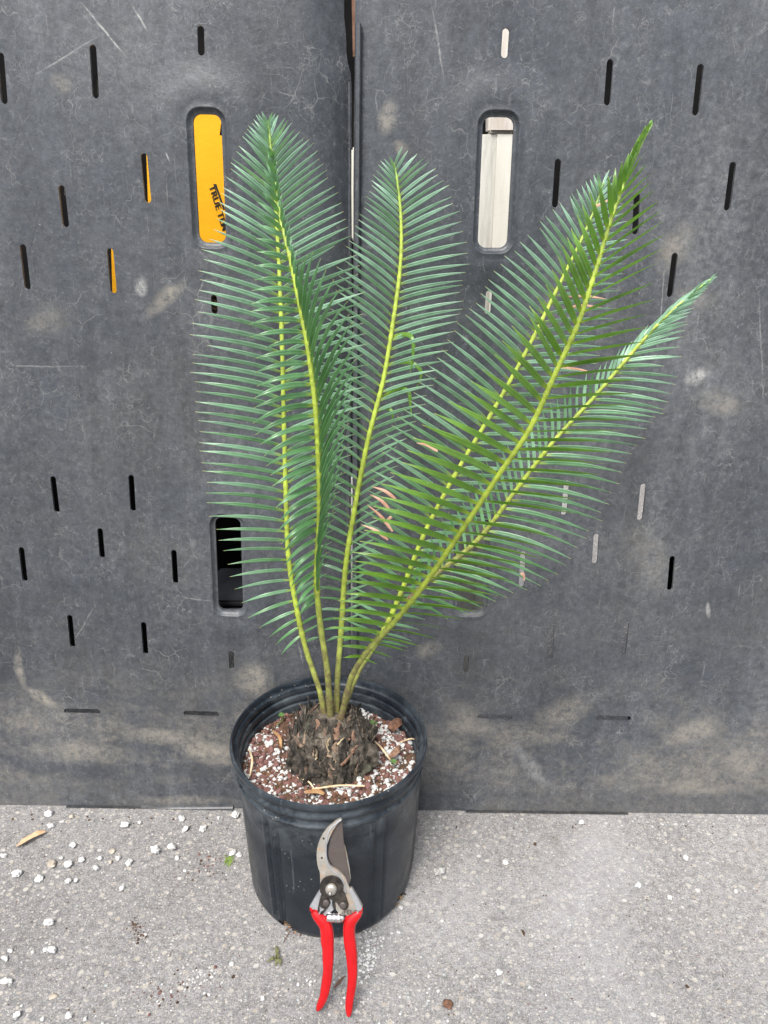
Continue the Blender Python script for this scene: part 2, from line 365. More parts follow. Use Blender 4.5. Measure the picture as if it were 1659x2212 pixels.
def build_panel(name, slots, quads, edge, side, seed):
    # edge: list of (u,v) along the seam from bottom to top; side -1 = panel on the left
    rs = [rect_from(q) for q in quads]
    H = 1.0; X = .78 * side
    eb = [Vector(e) for e in edge]
    def eu(v):
        return lerpkeys([(e.y, e.x) for e in eb], v)[0]
    outline = [Vector((eu(v), v)) for v in [i * .01 for i in range(int(H / .01) + 1)]] + [Vector((X, H - i * .02)) for i in range(int(H / .02) + 1)] + [Vector((eu(0) + (X - eu(0)) * (1 - i / 70), 0)) for i in range(1, 70)]
    loops = [outline]; holes = []
    for s in slots:
        rr = .0034 if abs(s[0] - s[2]) < 40 else .0043
        L = cap_loop(s, rr); holes.append(L); loops.append(L); loops.append(cap_loop(s, rr + .0012))
    for rc in rs:
        L = rect_loop(rc, 0); holes.append(L)
        for d, _ in PROF[1:]: loops.append(rect_loop(rc, d))
    pts, edges = [], []
    for L in loops:
        b = len(pts); pts += L; edges += [(b + i, b + (i + 1) % len(L)) for i in range(len(L))]
    bbs = [(min(p.x for p in L)-.003, max(p.x for p in L)+.003, min(p.y for p in L)-.003, max(p.y for p in L)+.003) for L in holes[:len(slots)]]
    st = .011
    for i in range(int(.85 / st)):
        for j in range(1, int(H / st)):
            u = (i + .5 * (j % 2)) * st * side + (0.0 if side > 0 else -.0); v = j * st
            u -= .06 * side
            if (u - eu(v)) * side < .006 or abs(u) > .772 or v > H - .006: continue
            p = Vector((u, v))
            if any(a < u < b and c < v < d for a, b, c, d in bbs): continue
            if any(rect_sd(rc, p) < .019 for rc in rs): continue
            pts.append(p)
    vo, eo, fo, *_ = delaunay_2d_cdt(pts, edges, [], 0, 1e-6)
    faces = []
    lo = [(min(p.x for p in L), max(p.x for p in L), min(p.y for p in L), max(p.y for p in L), L) for L in holes]
    for f in fo:
        c = (vo[f[0]] + vo[f[1]] + vo[f[2]]) / 3
        if (c.x - eu(c.y)) * side < 0: continue
        if any(a < c.x < b and d < c.y < e and inpoly(c, L) for a, b, d, e, L in lo): continue
        faces.append(tuple(f))
    def hgt(p):
        h = .010 * (noise.noise(Vector((p.x * 2.2, p.y * 1.6, seed))) ) + .0025 * noise.noise(Vector((p.x * 9, p.y * 6, seed + 5)))
        h *= min(1, p.y / .12 + .25)
        d = min(rect_sd(rc, p) for rc in rs)
        k = 0
        for (a, x), (b, y) in zip(PROF, PROF[1:]):
            if a <= d < b: k = x + (y - x) * (d - a) / (b - a)
        h += k + (.004 * math.exp(-(max(d, 0) - .02) ** 2 / .0003) if d < .08 else 0)
        e = (p.x - eu(p.y)) * side          # distance from the seam
        if side < 0:
            up = max(0, min(1, (p.y - .35) / .3))
            h -= (.016 * math.exp(-(e / .014) ** 2)) * (.3 + .7 * up)
            h += .006 * math.exp(-((e - .045) / .016) ** 2) * up
        else:
            h -= .007 * math.exp(-(e / .006) ** 2)
        return h + .0
    bm = bmesh.new()
    V = [bm.verts.new(wpt(p.x, p.y, hgt(p))) for p in vo]
    for f in faces:
        try:
            ff = bm.faces.new([V[i] for i in f])
        except ValueError: pass
    for v in [v for v in bm.verts if not v.link_faces]: bm.verts.remove(v)
    bm.normal_update()
    for f in bm.faces:
        if f.normal.dot(WN) < 0: f.normal_flip()
        f.smooth = True
    be = [e for e in bm.edges if len(e.link_faces) == 1]
    ret = bmesh.ops.extrude_edge_only(bm, edges=be)
    for v in [x for x in ret['geom'] if isinstance(x, bmesh.types.BMVert)]: v.co -= WN * .0034
    for f in [x for x in ret['geom'] if isinstance(x, bmesh.types.BMFace)]: f.smooth = False
    for e in be: e.smooth = False
    bmesh.ops.recalc_face_normals(bm, faces=bm.faces[:])
    me = bpy.data.meshes.new(name); bm.to_mesh(me); bm.free()
    return link(name, me, M['panel']), hgt

def V2(L): return sorted([tuple(wall(*p)) for p in L], key=lambda q: q[1])
edgeL = V2([(741,-250),(741,0),(741,28),(745,60),(746,90),(746,114),(752,136),(757,156),(757,200),(757,300),(757,400),(759,600),(757,1000),(757,1440),(758,1765)])
edgeR = V2([(767,-250),(767,0),(766,60),(766,140),(765,200),(764,300),(763,400),(763,600),(761,1000),(761,1440),(762,1765)])
pl, hL = build_panel('plastic_barrier', slots_left, rects_left, edgeL, -1, 1.3)
tag(pl, 'black slotted plastic panel left of the seam, its upper opening showing yellow', 'barrier', 'slotted black plastic panels')
pr, hR = build_panel('plastic_barrier', slots_right, rects_right, edgeR, 1, 8.1)
tag(pr, 'black slotted plastic panel right of the seam, its upper opening showing white board', 'barrier', 'slotted black plastic panels')
def strip(name, pts, wv, hv, parent, hf, base=-.001):
    # bar following points (u,v); width along perpendicular, height along normal
    verts, faces = [], []
    k = len(pts)
    for i, p in enumerate(pts):
        t = (Vector(pts[min(i+1, k-1)]) - Vector(pts[max(i-1, 0)])).normalized(); n = Vector((-t.y, t.x)); p = Vector(p)
        for a, b in ((-1, 0), (-1, .7), (-.6, 1), (.6, 1), (1, .7), (1, 0)):
            q = p + n * (a * wv / 2); verts.append(wpt(q.x, max(q.y, .0015), hf(p) + base + b * hv))
    for i in range(k - 1):
        for j in range(6): faces.append((i*6+j, i*6+(j+1) % 6, (i+1)*6+(j+1) % 6, (i+1)*6+j))
    faces.append((5, 4, 3, 2, 1, 0)); faces.append(tuple((k-1)*6+j for j in range(6)))
    return mk(name, verts, faces, M['panel'], parent)
def wline(a, b, n=14):
    A, B = wall(*a), wall(*b); return [A.lerp(B, i / n) for i in range(n + 1)]
strip('edge_bead', wline((774, 54), (770, 640), 24), .0062, .0085, pr, lambda p: hR(p + Vector((.004, 0))))
strip('edge_bead', wline((769, 655), (767, 1446), 24), .0055, .0075, pr, lambda p: hR(p + Vector((.004, 0))))
strip('edge_flange', wline((750, 170), (750, 640), 24), .0072, .0022, pl, hL)
strip('edge_flange', wline((749, 700), (749, 1440), 24), .0072, .0022, pl, hL)
strip('bottom_lip', wline((146, 1748), (505, 1743), 20), .0070, .0055, pl, hL, -.0005)
strip('bottom_lip', wline((1005, 1756), (1355, 1760), 20), .0070, .0055, pr, hR, -.0005)
strip('bracket', wline((762, 1398), (762, 1444), 4), .014, .010, pr, hR)

# ------------------------------------------------------------------ behind the panels
def slab(name, quad, y, thick, mat, label, cat, z0=None, bevel=.003, kind=None):
    P = [at_y(a, b, y) for a, b in quad]
    if z0 is not None:
        for p in P[2:]: p.z = z0
    verts = P + [p + Vector((0, thick, 0)) for p in P]
    bm = bmesh.new(); vs = [bm.verts.new(v) for v in verts]
    for f in ((0,3,2,1), (4,5,6,7), (0,1,5,4), (1,2,6,5), (2,3,7,6), (3,0,4,7)): bm.faces.new([vs[i] for i in f])
    bmesh.ops.recalc_face_normals(bm, faces=bm.faces[:])
    bmesh.ops.bevel(bm, geom=bm.edges[:], offset=bevel, segments=2, affect='EDGES')
    c = sum(P, Vector()) / 4
    o = frombm(name, bm, mat, None, (c.x, y, min(p.z for p in P)))
    return tag(o, label, cat, None, kind)
bk = slab('added_backdrop', ((-900,-60),(2600,-60),(2400,2000),(-700,2000)), 1.35, .05, M['dark'], 'added dark backdrop that keeps the space behind the slotted panels black', 'backdrop', z0=0)  # added backdrop, keeps the view through the slots dark
def wood_mat(name, a, b, d):
    g = NG(name, .8)
    c = g.ramp(g.noise(1.0, 6, .65, g.co((60, 60, 7))), [(.3, a), (.65, b)])
    c = g.mix(g.ramp(g.noise(14, 7, .7), [(.55, 0.0), (.72, .8)]), c, d)
    c = g.mix(g.ramp(g.noise(1.0, 4, .6, g.co((12, 12, 150))), [(.66, 0.0), (.72, .5)]), c, d)
    g.color(c); g.bump(g.noise(1.0, 5, .6, g.co((90, 90, 12))), .002, .6); return g.m
M['whiteboard'] = wood_mat('whitewashed_board', (.40, .39, .34), (.72, .71, .66), (.22, .19, .16))
M['whiteclean'] = wood_mat('pale_painted_board', (.62, .61, .54), (.74, .73, .66), (.5, .48, .42))
M['post'] = wood_mat('weathered_post', (.38, .32, .26), (.72, .69, .64), (.20, .13, .09))
slab('board', ((1024,291),(1074,289),(1068.6,700),(1010,700)), .34, .018, M['whiteboard'], 'grey whitewashed board with split grain, left half of the right upper opening', 'board', z0=0, bevel=.0006)
slab('board', ((1074.4,289),(1130,290),(1124,700),(1069,700)), .3385, .018, M['whiteclean'], 'smooth cream board, right half of the right upper opening', 'board', z0=0, bevel=.0006)
slab('wood_post', ((1058,-160),(1128,-160),(1126,286),(1056,286)), .335, .04, M['post'], 'peeling whitewashed post at the top of the right upper opening', 'post')
slab('board', ((757,318),(778,318),(778,520),(757,520)), .30, .015, M['whiteclean'], 'white board edge seen through the gap between the two panels', 'board')
slab('added_dark_backing', ((1405,1150),(1500,1150),(1500,1330),(1405,1330)), .16, .02, M['dark'], 'black slab added to darken the slot at the far lower right', 'backing', z0=0)  # added slab, only there to blacken this slot
slab('added_shade_sheet', ((-500,1000),(752,1000),(752,1700),(-500,1700)), .26, .01, M['dark'], 'black sheet added to darken the space behind the lower left panel', 'sheet', z0=0)  # added sheet, stands in for the dark space seen through the left panel
slab('concrete_block', ((486,1400),(540,1400),(540,1600),(486,1600)), .20, .12, M['block'], 'grey block edge behind the small slot left of the pot', 'block', z0=0)
slab('pale_strip', ((209,170),(225,170),(227,215),(211,215)), .10, .01, M['whiteboard'], 'pale strip showing in the slot at the upper left', 'strip', bevel=.001)
slab('pale_strip', ((138,396),(150,396),(150,424),(138,424)), .10, .01, M['whiteclean'], 'small white piece behind the slot left of the yellow sheet', 'strip', bevel=.001)
slab('wooden_plank', ((757,-120),(790,-120),(790,128),(762,128)), .085, .012, plain('brown_slat', (.16,.085,.055), (.30,.17,.12), 40, .8), 'brown wooden slat seen in the wide top of the seam', 'slat')
g = NG('twisted_brown_rope', .8); g.color(g.ramp(g.noise(1.0, 3, .5, g.co((40, 40, 260), rot=(0, .7, 0))), [(.45, (.06, .03, .02)), (.55, (.36, .22, .12))])); M['rope'] = g.m
verts, faces = [], []
for k in range(3):
    pts = []
    for i in range(41):
        p = at_y(461 + 2 * math.sin(i * .1), 560 + i * 4.5, .075); a = i * .55 + k * 2.094
        pts.append(p + Vector((.0024 * math.cos(a), .0024 * math.sin(a), 0)))
    tube(verts, faces, pts, .0024, 6)
tag(mk('rope', verts, faces, M['rope'], None, at_y(461, 740, .075), True), 'twisted brown rope hanging behind the slot under the yellow opening', 'rope')
# dark tray
tr = slab('plastic_tray', ((440,1299),(560,1299),(560,1312),(440,1312)), .075, .10, plain('black_tray_plastic', (.02, .02, .022), (.045, .045, .05), 30, .4), 'black ridged tray at the bottom of the left lower opening', 'tray')
slab_p = at_y(500, 1320, .068)
verts, faces = [], []
tube(verts, faces, [at_y(440, 1318, .07), at_y(560, 1318, .07)], .003, 8); mk('tray_rim', verts, faces, tr.data.materials[0], tr, None, True)
# yellow sheet with lettering
M['yellow'] = plain('yellow_sheet', (.86, .40, .004), (.95, .47, .006), 12, .55, bump=.001)
yq = [(330,215),(476,232),(478,262),(474,292),(520,300),(522,650),(250,668),(243,640),(240,530),(285,480),(320,445),(315,300)]
ylow = .30
verts = [at_y(a, b, ylow) for a, b in yq]; k = len(verts)
verts += [v + Vector((0, .0016, 0)) for v in verts]
fc = [tuple(reversed(range(k))), tuple(range(k, 2*k))] + [(i, (i+1) % k, k+(i+1) % k, k+i) for i in range(k)]
ys = mk('yellow_sheet', verts, fc, M['yellow'], None, at_y(380, 668, ylow))
tag(ys, 'bright yellow sheet with black lettering behind the left upper opening', 'sheet')
M['ink'] = plain('black_ink', (.012, .012, .013), (.02, .02, .02), 50, .6)
def text_mesh(name, body, org, xd, yd, size, depth, mat, parent, shear=0.0, bold=0.0, sx=1.0):
    cu = bpy.data.curves.new(name, 'FONT'); cu.body = body; cu.size = 1; cu.shear = shear; cu.offset = bold; cu.extrude = depth / size
    to = bpy.data.objects.new(name, cu); col.objects.link(to)
    dg = bpy.context.evaluated_depsgraph_get(); me = bpy.data.meshes.new_from_object(to.evaluated_get(dg))
    bpy.data.objects.remove(to)
    xd = xd.normalized(); zd = xd.cross(yd).normalized(); yd = zd.cross(xd)
    for v in me.vertices: v.co = Vector(org) + xd * (v.co.x * size * sx) + yd * (v.co.y * size) + zd * (v.co.z * size)
    return link(name, me, mat, parent)
o0 = at_y(451, 402, ylow - .0006)
TS = (at_y(471, 402, ylow) - at_y(451, 402, ylow)).length
text_mesh('lettering', 'TRUE TEM', o0, at_y(468, 457, ylow) - at_y(451, 402, ylow), at_y(480, 394, ylow) - at_y(451, 402, ylow), TS * .92, .0003, M['ink'], ys, -.12, .012, 1.12)
verts = [at_y(a, b, ylow - .0005) for a, b in ((463,398),(467,397),(486,451),(482,453))]; verts += [v + Vector((0,.0003,0)) for v in verts]
mk('overline', verts, [(0,3,2,1),(4,5,6,7),(0,1,5,4),(1,2,6,5),(2,3,7,6),(3,0,4,7)], M['ink'], ys)

# ------------------------------------------------------------------ pot
PC = at_y(711, 1604, -.104); PX, PY = PC.x, -.104
def pot_material():
    g = NG('dusty_black_pot', .34, spec=.38)
    c = g.ramp(g.noise(9, 5, .6), [(.3, (.006, .009, .014)), (.7, (.013, .019, .027))])
    sx = g.n('SeparateXYZ'); g.l(g.tc.outputs['Object'], sx.inputs[0])
    hi = g.ramp(sx.outputs['Z'], [(.05, 0.06), (.12, .12), (.165, .55), (.2, .8), (.213, .35)])
    bl = g.ramp(g.noise(20, 7, .7, g.co((1, 1, 1.6), warp=.06, wscale=20)), [(.42, 0.0), (.72, .75)])
    c = g.mix(g.math('MULTIPLY', hi, bl), c, (.15, .18, .20))
    for rt, sc in (((.2, .3, 0), (150, 150, 14)), ((.9, .4, .3), (160, 160, 12))):
        ln = g.ramp(g.noise(1.0, 3, .5, g.co(sc, rot=rt)), [(.66, 0.0), (.74, .35)])
        c = g.mix(ln, c, (.10, .12, .13))
    sp = g.math('MULTIPLY', g.ramp(g.vor(190), [(.10, 1.0), (.2, 0.0)]), g.ramp(g.noise(40), [(.57, 0.0), (.63, .7)]))
    c = g.mix(sp, c, (.34, .33, .28))
    g.color(c); g.rough(g.ramp(g.noise(30, 5), [(.3, .24), (.7, .52)])); g.bump(g.noise(220, 4, .6), .0004, .6); g.bump(g.noise(14, 2), .004, .5)
    return g.m
M['pot'] = pot_material()
pot = empty('nursery_pot', (PX, PY, 0)); tag(pot, 'round black nursery pot with dusty rim holding the palm-like plant', 'pot')
def lathe(prof, n, f=None, cx=PX, cy=PY):
    verts, faces = [], []
    for i, (r, z) in enumerate(prof):
        for j in range(n):
            a = 2 * math.pi * j / n
            rr, zz = (f(r, z, a) if f else (r, z))
            verts.append(Vector((cx + rr * math.sin(a), cy - rr * math.cos(a), zz)))
    for i in range(len(prof) - 1):
        for j in range(n): faces.append((i*n+j, i*n+(j+1) % n, (i+1)*n+(j+1) % n, (i+1)*n+j))
    return verts, faces
N = 288
prof = [(.05, .006), (.085, .006), (.0925, .001)]
zs = [.0005, .002, .004, .006, .008, .010, .0125, .015, .0175, .02, .0225, .025, .03] + [.03 + i * .0075 for i in range(1, 18)]
for z in zs: prof.append((.0955 + .0035 * min(1, z / .01) + .0075 * (z / .165), z))
prof += [(.1072, .170), (.1078, .1745), (.1085, .177), (.1098, .178), (.1098, .1815)]
ribs = [R(a) for a in (-38, -31, 30, 37, 82, 89, 142, 149, 202, 209, 262, 269)]
def potf(r, z, a):
    if .01 < z < .172:
        k = min(1, (z - .01) / .01, (.172 - z) / .006)
        for b in ribs:
            d = (a - b + math.pi) % (2 * math.pi) - math.pi
            r += k * (.0034 * math.exp(-(d / .013) ** 2) - .0028 * math.exp(-((d - .034) / .016) ** 2))
    if z < .002: r *= .995
    r += .0008 * noise.noise(Vector((math.sin(a) * 1.5, math.cos(a) * 1.5, z * 8)))
    return r, z
verts, faces = lathe(prof, N, potf)
holes = [(R(-29), .0075), (R(59), .0085), (R(150), .008), (R(240), .008)]
def keep(f):
    c = sum((verts[i] for i in f), Vector()) / len(f); a = math.atan2(c.x - PX, -(c.y - PY))
    for b, hz in holes:
        d = (a - b + math.pi) % (2 * math.pi) - math.pi
        if (d * .099 / .0105) ** 2 + ((c.z - hz) / .0085) ** 2 < 1 and c.z < .03 and math.hypot(c.x-PX, c.y-PY) > .08: return False
    return True
faces = [f for f in faces if keep(f)]
body = mk('pot_wall', verts, faces, M['pot'], pot, None, True)
sm = body.modifiers.new('thickness', 'SOLIDIFY'); sm.thickness = .0014; sm.offset = -1
rimp = [(.1098, .1815), (.1082, .1835), (.1084, .190), (.1110, .1922), (.1116, .194), (.1114, .197), (.1098, .199), (.1102, .204), (.1130, .2062), (.1146, .2085), (.1147, .2120), (.1138, .2142), (.1118, .2146), (.1108, .2130), (.1104, .2085), (.1098, .2070), (.1068, .2062), (.1062, .2050), (.1062, .1990), (.1072, .1978), (.1070, .1965), (.1042, .1955), (.1038, .1940), (.1040, .1880), (.1050, .1868), (.1048, .1855), (.1020, .1845), (.1015, .15)]
def rimf(r, z, a):
    w_ = 1 + .006 * math.sin(2 * a + .6) + .003 * math.sin(3 * a + 2); return r * w_, z + .0012 * math.sin(2 * a + 1)
verts, faces = lathe(rimp, 200, rimf)
pr_ = mk('pot_rim', verts, faces, M['pot'], pot, None, True)
pr_.data.set_sharp_from_angle(angle=R(50))
# roots and soil showing at the drain holes
rg = random.Random(4)
RT = plain('tan_roots', (.07, .035, .018), (.34, .22, .11), 260, .8)
for b, hz in holes[:2]:
    verts, faces = [], []; a0 = b + .03
    for i in range(34):
        a = a0 + rg.uniform(-.09, .10); z = abs(rg.gauss(.004, .003)) + .001; r = .0945 + rg.uniform(-.006, .001)
        p = Vector((PX + r * math.sin(a), PY - r * math.cos(a), z)) if i else Vector((PX + r * math.sin(a0), PY - r * math.cos(a0), z))
        q = p + Vector((rg.uniform(-.005, .005), rg.uniform(-.005, .002), rg.uniform(-.004, .004)))
        q.z = max(q.z, .0008); tube(verts, faces, [p, (p+q)/2 + Vector((0, -.001, .001)), q], rg.uniform(.0003, .0010), 5)
    mk('root_tangle', verts, faces, RT, pot)
verts, faces = lathe([(.0, .010), (.080, .010), (.088, .018), (.092, .1), (.096, .165)], 64)
mk('inner_liner', verts, faces, M['soil'], pot, None, True)

# ------------------------------------------------------------------ potting mix
SZ = .176
def soilz(x, y):
    r = math.hypot(x, y)
    return SZ + .006 * max(0, 1 - r / .1) + .006 * noise.noise(Vector((x * 30, y * 30, 2))) + .003 * noise.noise(Vector((x * 90, y * 90, 4)))
def rock(bm_verts, bm_faces, mi, k, p, s, rg, sub=1, jag=.3, flat=.75, stretch=1.0):
    b = ICO[sub]; base = len(bm_verts); rot = Matrix.Rotation(rg.uniform(0, 6.28), 3, 'Z') @ Matrix.Rotation(rg.uniform(-.4, .4), 3, 'X')
    sd_ = rg.uniform(0, 99); ax = (rg.uniform(.8, 1.15) * stretch, rg.uniform(.75, 1.05), flat * rg.uniform(.8, 1.1))
    for v in b[0]:
        d = 1 + jag * noise.noise(v * 1.4 + Vector((sd_, 0, 0))) + jag * .5 * noise.noise(v * 3.4 + Vector((0, sd_, 0)))
        q = Vector((v.x * ax[0], v.y * ax[1], v.z * ax[2])) * (s * d); bm_verts.append(p + rot @ q)
    for f in b[1]: bm_faces.append(tuple(base + i for i in f)); mi.append(k)
ICO = {}
for sub in (1, 2, 3):
    bm = bmesh.new(); bmesh.ops.create_icosphere(bm, subdivisions=sub, radius=1); bm.verts.index_update()
    ICO[sub] = ([v.co.copy() for v in bm.verts], [tuple(v.index for v in f.verts) for f in bm.faces]); bm.free()
verts, faces, mi = [], [], []
nr, na = 26, 72; Rr = .1015
for i in range(nr + 1):
    for j in range(na):
        a = 2*math.pi*j/na; r = Rr*i/nr; x, y = r*math.sin(a), -r*math.cos(a); verts.append(Vector((PX+x, PY+y, soilz(x, y))))
for i in range(nr):
    for j in range(na): faces.append((i*na+j, i*na+(j+1) % na, (i+1)*na+(j+1) % na, (i+1)*na+j)); mi.append(0)
rg = random.Random(11)
M['dull'] = plain('grey_pumice', (.22, .24, .24), (.42, .44, .43), 300, .95, bump=.001)
for i in range(5200):
    a = rg.uniform(0, 6.283); r = .1005 * math.sqrt(rg.uniform(.09, 1)); x, y = r*math.sin(a), -r*math.cos(a)
    zone = noise.noise(Vector((x*26, y*26, 7)))
    u = rg.random() + .45 * zone
    left = x < 0
    if abs(x) < .055 and y > -.03 and y < .03 and rg.random() < .6: continue
    pw = .44 if left else .50; plv = .20 if left else .11
    if zone > .22 and rg.random() < .5: continue
    if u < pw: k = 1
    elif u < pw + plv: k = 2
    elif u < pw + plv + .16: k = 3
    else: k = 4
    s = {1: rg.choice((.0008, .0011, .0015, .0020, .0026, .0034)), 2: rg.choice((.0016, .0024, .0034, .004)), 3: rg.uniform(.001, .0022), 4: rg.uniform(.001, .003)}[k]
    if left and k == 1: s *= .85
    rock(verts, faces, mi, k, Vector((PX+x, PY+y, soilz(x, y) + s*.35)), s, rg, 2 if s > .0028 else 1, .45 if k != 1 else .38, .8)
mixo = mk('potting_mix', verts, faces, [M['soil'], M['perlite'], M['lava'], M['dull'], M['bark']], None, (PX, PY, SZ), False, mi)
for p in mixo.data.polygons: p.use_smooth = (p.material_index in (1, 3))
tag(mixo, 'potting mix of white perlite, red lava rock and bark in the pot', None, None, 'stuff')

# ------------------------------------------------------------------ the plant
plant = empty('cycad', (PX, PY, SZ)); tag(plant, 'cycad with six long feathery fronds growing from a stubby trunk', 'plant')
def caudex_mat():
    g = NG('scaly_trunk', .88)
    c = g.ramp(g.noise(70, 6, .7), [(.38, (.010, .009, .007)), (.50, (.055, .046, .036)), (.66, (.17, .145, .115))])
    c = g.mix(g.ramp(g.noise(30, 4, .6), [(.6, 0.0), (.72, .6)]), c, (.16, .17, .12))
    g.color(c); g.bump(g.noise(1.0, 5, .7, g.co((240, 240, 60))), .0025, .9); return g.m
M['caudex'] = caudex_mat()
CX, CY = at_y(716, 1620, -.110).x, -.108
verts, faces = [], []
cn, cr = 80, 46
CH = .070
for i in range(cr + 1):
    t = i / cr; z = SZ - .012 + (CH + .012) * t
    r = .0475 * (1 - .20 * abs(t - .35) ) * math.sqrt(max(0, 1 - max(0, (t - .30) / .78) ** 2.1)) + .002
    for j in range(cn):
        a = 2*math.pi*j/cn
        n1 = noise.noise(Vector((math.sin(a)*3.2, math.cos(a)*3.2, t*3))); n2 = abs(noise.noise(Vector((math.sin(a)*6, math.cos(a)*6, t*3))))*1.4 ; n3 = noise.noise(Vector((math.sin(a)*22, math.cos(a)*22, t*9)))
        rr = r * (1 + .18*n1 + .30*n2 + .12*n3 - .08)
        verts.append(Vector((CX + rr*math.sin(a), CY - rr*math.cos(a)*.9, z)))
for i in range(cr):
    for j in range(cn): faces.append((i*cn+j, i*cn+(j+1) % cn, (i+1)*cn+(j+1) % cn, (i+1)*cn+j))
faces.append(tuple(cr*cn+j for j in range(cn)))
# leaf-base scales round the trunk
rg = random.Random(5); mi = [0] * len(faces)
def scale_piece(p, up, out, L, W, T, k, curl=.3):
    b = len(verts); side = up.cross(out).normalized(); n = 5
    for i in range(n + 1):
        t = i / n; c = p + up * (L * t) + out * (L * curl * t * t + .001); ww = W * (1 - .75 * t ** 1.5) * (1 + .25 * rg.uniform(-1, 1)); th = T * (1 - .6 * t)
        jx = side * rg.uniform(-.0008, .0008)
        for sx, so in ((-1, 0), (-.35, 1), (.45, .8), (1, 0), (0, -.8)): verts.append(c + jx + side * (sx * ww / 2) + out * (so * th))
    for i in range(n):
        for j in range(5): faces.append((b+i*5+j, b+i*5+(j+1) % 5, b+(i+1)*5+(j+1) % 5, b+(i+1)*5+j)); mi.append(k)
    faces.append(tuple(b + n*5 + j for j in range(5))); mi.append(k)
for i in range(230):
    t = rg.uniform(.02, .93); a = i * 2.39996 + rg.uniform(-.2, .2); z = SZ + CH * t
    r = .0475 * (1 - .20 * abs(t - .35)) * math.sqrt(max(0, 1 - max(0, (t - .30) / .78) ** 2.1)) * 1.0
    out = Vector((math.sin(a), -math.cos(a), .12)).normalized(); up = (Vector((0, 0, 1)) - out * .15 + out * (-.9 * max(0, t - .5)) + Vector((rg.uniform(-.35, .35), 0, 0))).normalized()
    p = Vector((CX + r*math.sin(a), CY - .9*r*math.cos(a), z))
    k = rg.choice((0,) * 13 + (1, 2)) if t > .12 else 0
    scale_piece(p, up, out, rg.uniform(.009, .024), rg.uniform(.004, .012), rg.uniform(.0008, .0032), k, rg.uniform(-.1, .35))
for i in range(520):       # loose fibres
    t = rg.uniform(.0, .95); a = rg.uniform(0, 6.283); z = SZ + CH * t
    r = .0485 * (1 - .20 * abs(t - .35)) * math.sqrt(max(0, 1 - max(0, (t - .30) / .78) ** 2.1))
    out = Vector((math.sin(a), -math.cos(a), .12)).normalized(); up = (Vector((0, 0, 1)) - out * .1 + out * (-.8 * max(0, t - .45)) + Vector((rg.uniform(-.55, .55), 0, 0))).normalized()
    scale_piece(Vector((CX + r*math.sin(a), CY - .9*r*math.cos(a), z)), up, out, rg.uniform(.005, .013), rg.uniform(.0008, .0026), .0006, rg.choice((0, 0, 0, 0, 4, 4, 1)), rg.uniform(-.1, .3))
# split stubs standing off the trunk, as in the photo
for (px, py, hh, ww, k, ln) in ((652,1600,.024,.007,1,-.4),(694,1656,.022,.012,0,.1),(702,1672,.026,.007,0,0),(738,1640,.027,.006,2,.55),(664,1664,.020,.008,1,0),(668,1672,.018,.006,0,.1),(760,1612,.016,.006,2,.5),(770,1660,.022,.004,1,.1),(778,1648,.02,.004,0,.15),(710,1610,.022,.003,3,-.15),(708,1596,.014,.003,3,.2),(683,1628,.018,.003,3,.1),(730,1595,.015,.003,3,.6),(755,1545,.028,.007,0,.12),(764,1540,.024,.005,0,0),(750,1555,.020,.008,1,.2),(716,1668,.02,.008,1,-.1)):
    p = at_y(px, py + 12, CY - .030)
    dx, dy = p.x - CX, 0
    rr = .047; dy = -math.sqrt(max(.0002, rr*rr - dx*dx)) * .9
    if py < 1580: dy = -.01
    p = at_y(px, py + 12, CY + dy); ww *= .7
    scale_piece(p, Vector((ln, -.2, 1)).normalized(), Vector((0, -1, .1)).normalized(), hh, ww, .0015, k, .12)
for i in range(46):        # old leaf bases standing round the new stalks
    a = rg.uniform(0, 6.283); q = rg.uniform(.008, .028)
    p = Vector((CX + q*math.sin(a), CY - q*math.cos(a), SZ + CH - .006 - .25 * q)); out = Vector((math.sin(a), -math.cos(a), .1)).normalized()
    scale_piece(p, (Vector((0, 0, 1)) + out * .25 + Vector((rg.uniform(-.2, .2), 0, 0))).normalized(), out, rg.uniform(.010, .022), rg.uniform(.003, .008), rg.uniform(.0006, .002), rg.choice((0, 0, 0, 4, 1)), rg.uniform(0, .3))
M['fibre'] = plain('grey_fibre', (.05, .042, .033), (.18, .15, .12), 220, .9)
M['peel'] = plain('pale_torn_fibre', (.12, .085, .06), (.34, .24, .17), 200, .85)
M['shard'] = plain('orange_brown_husk', (.11, .06, .04), (.30, .18, .12), 160, .75)
mk('trunk', verts, faces, [M['caudex'], M['peel'], M['shard'], M['straw'], M['fibre']], plant, None, False, mi)

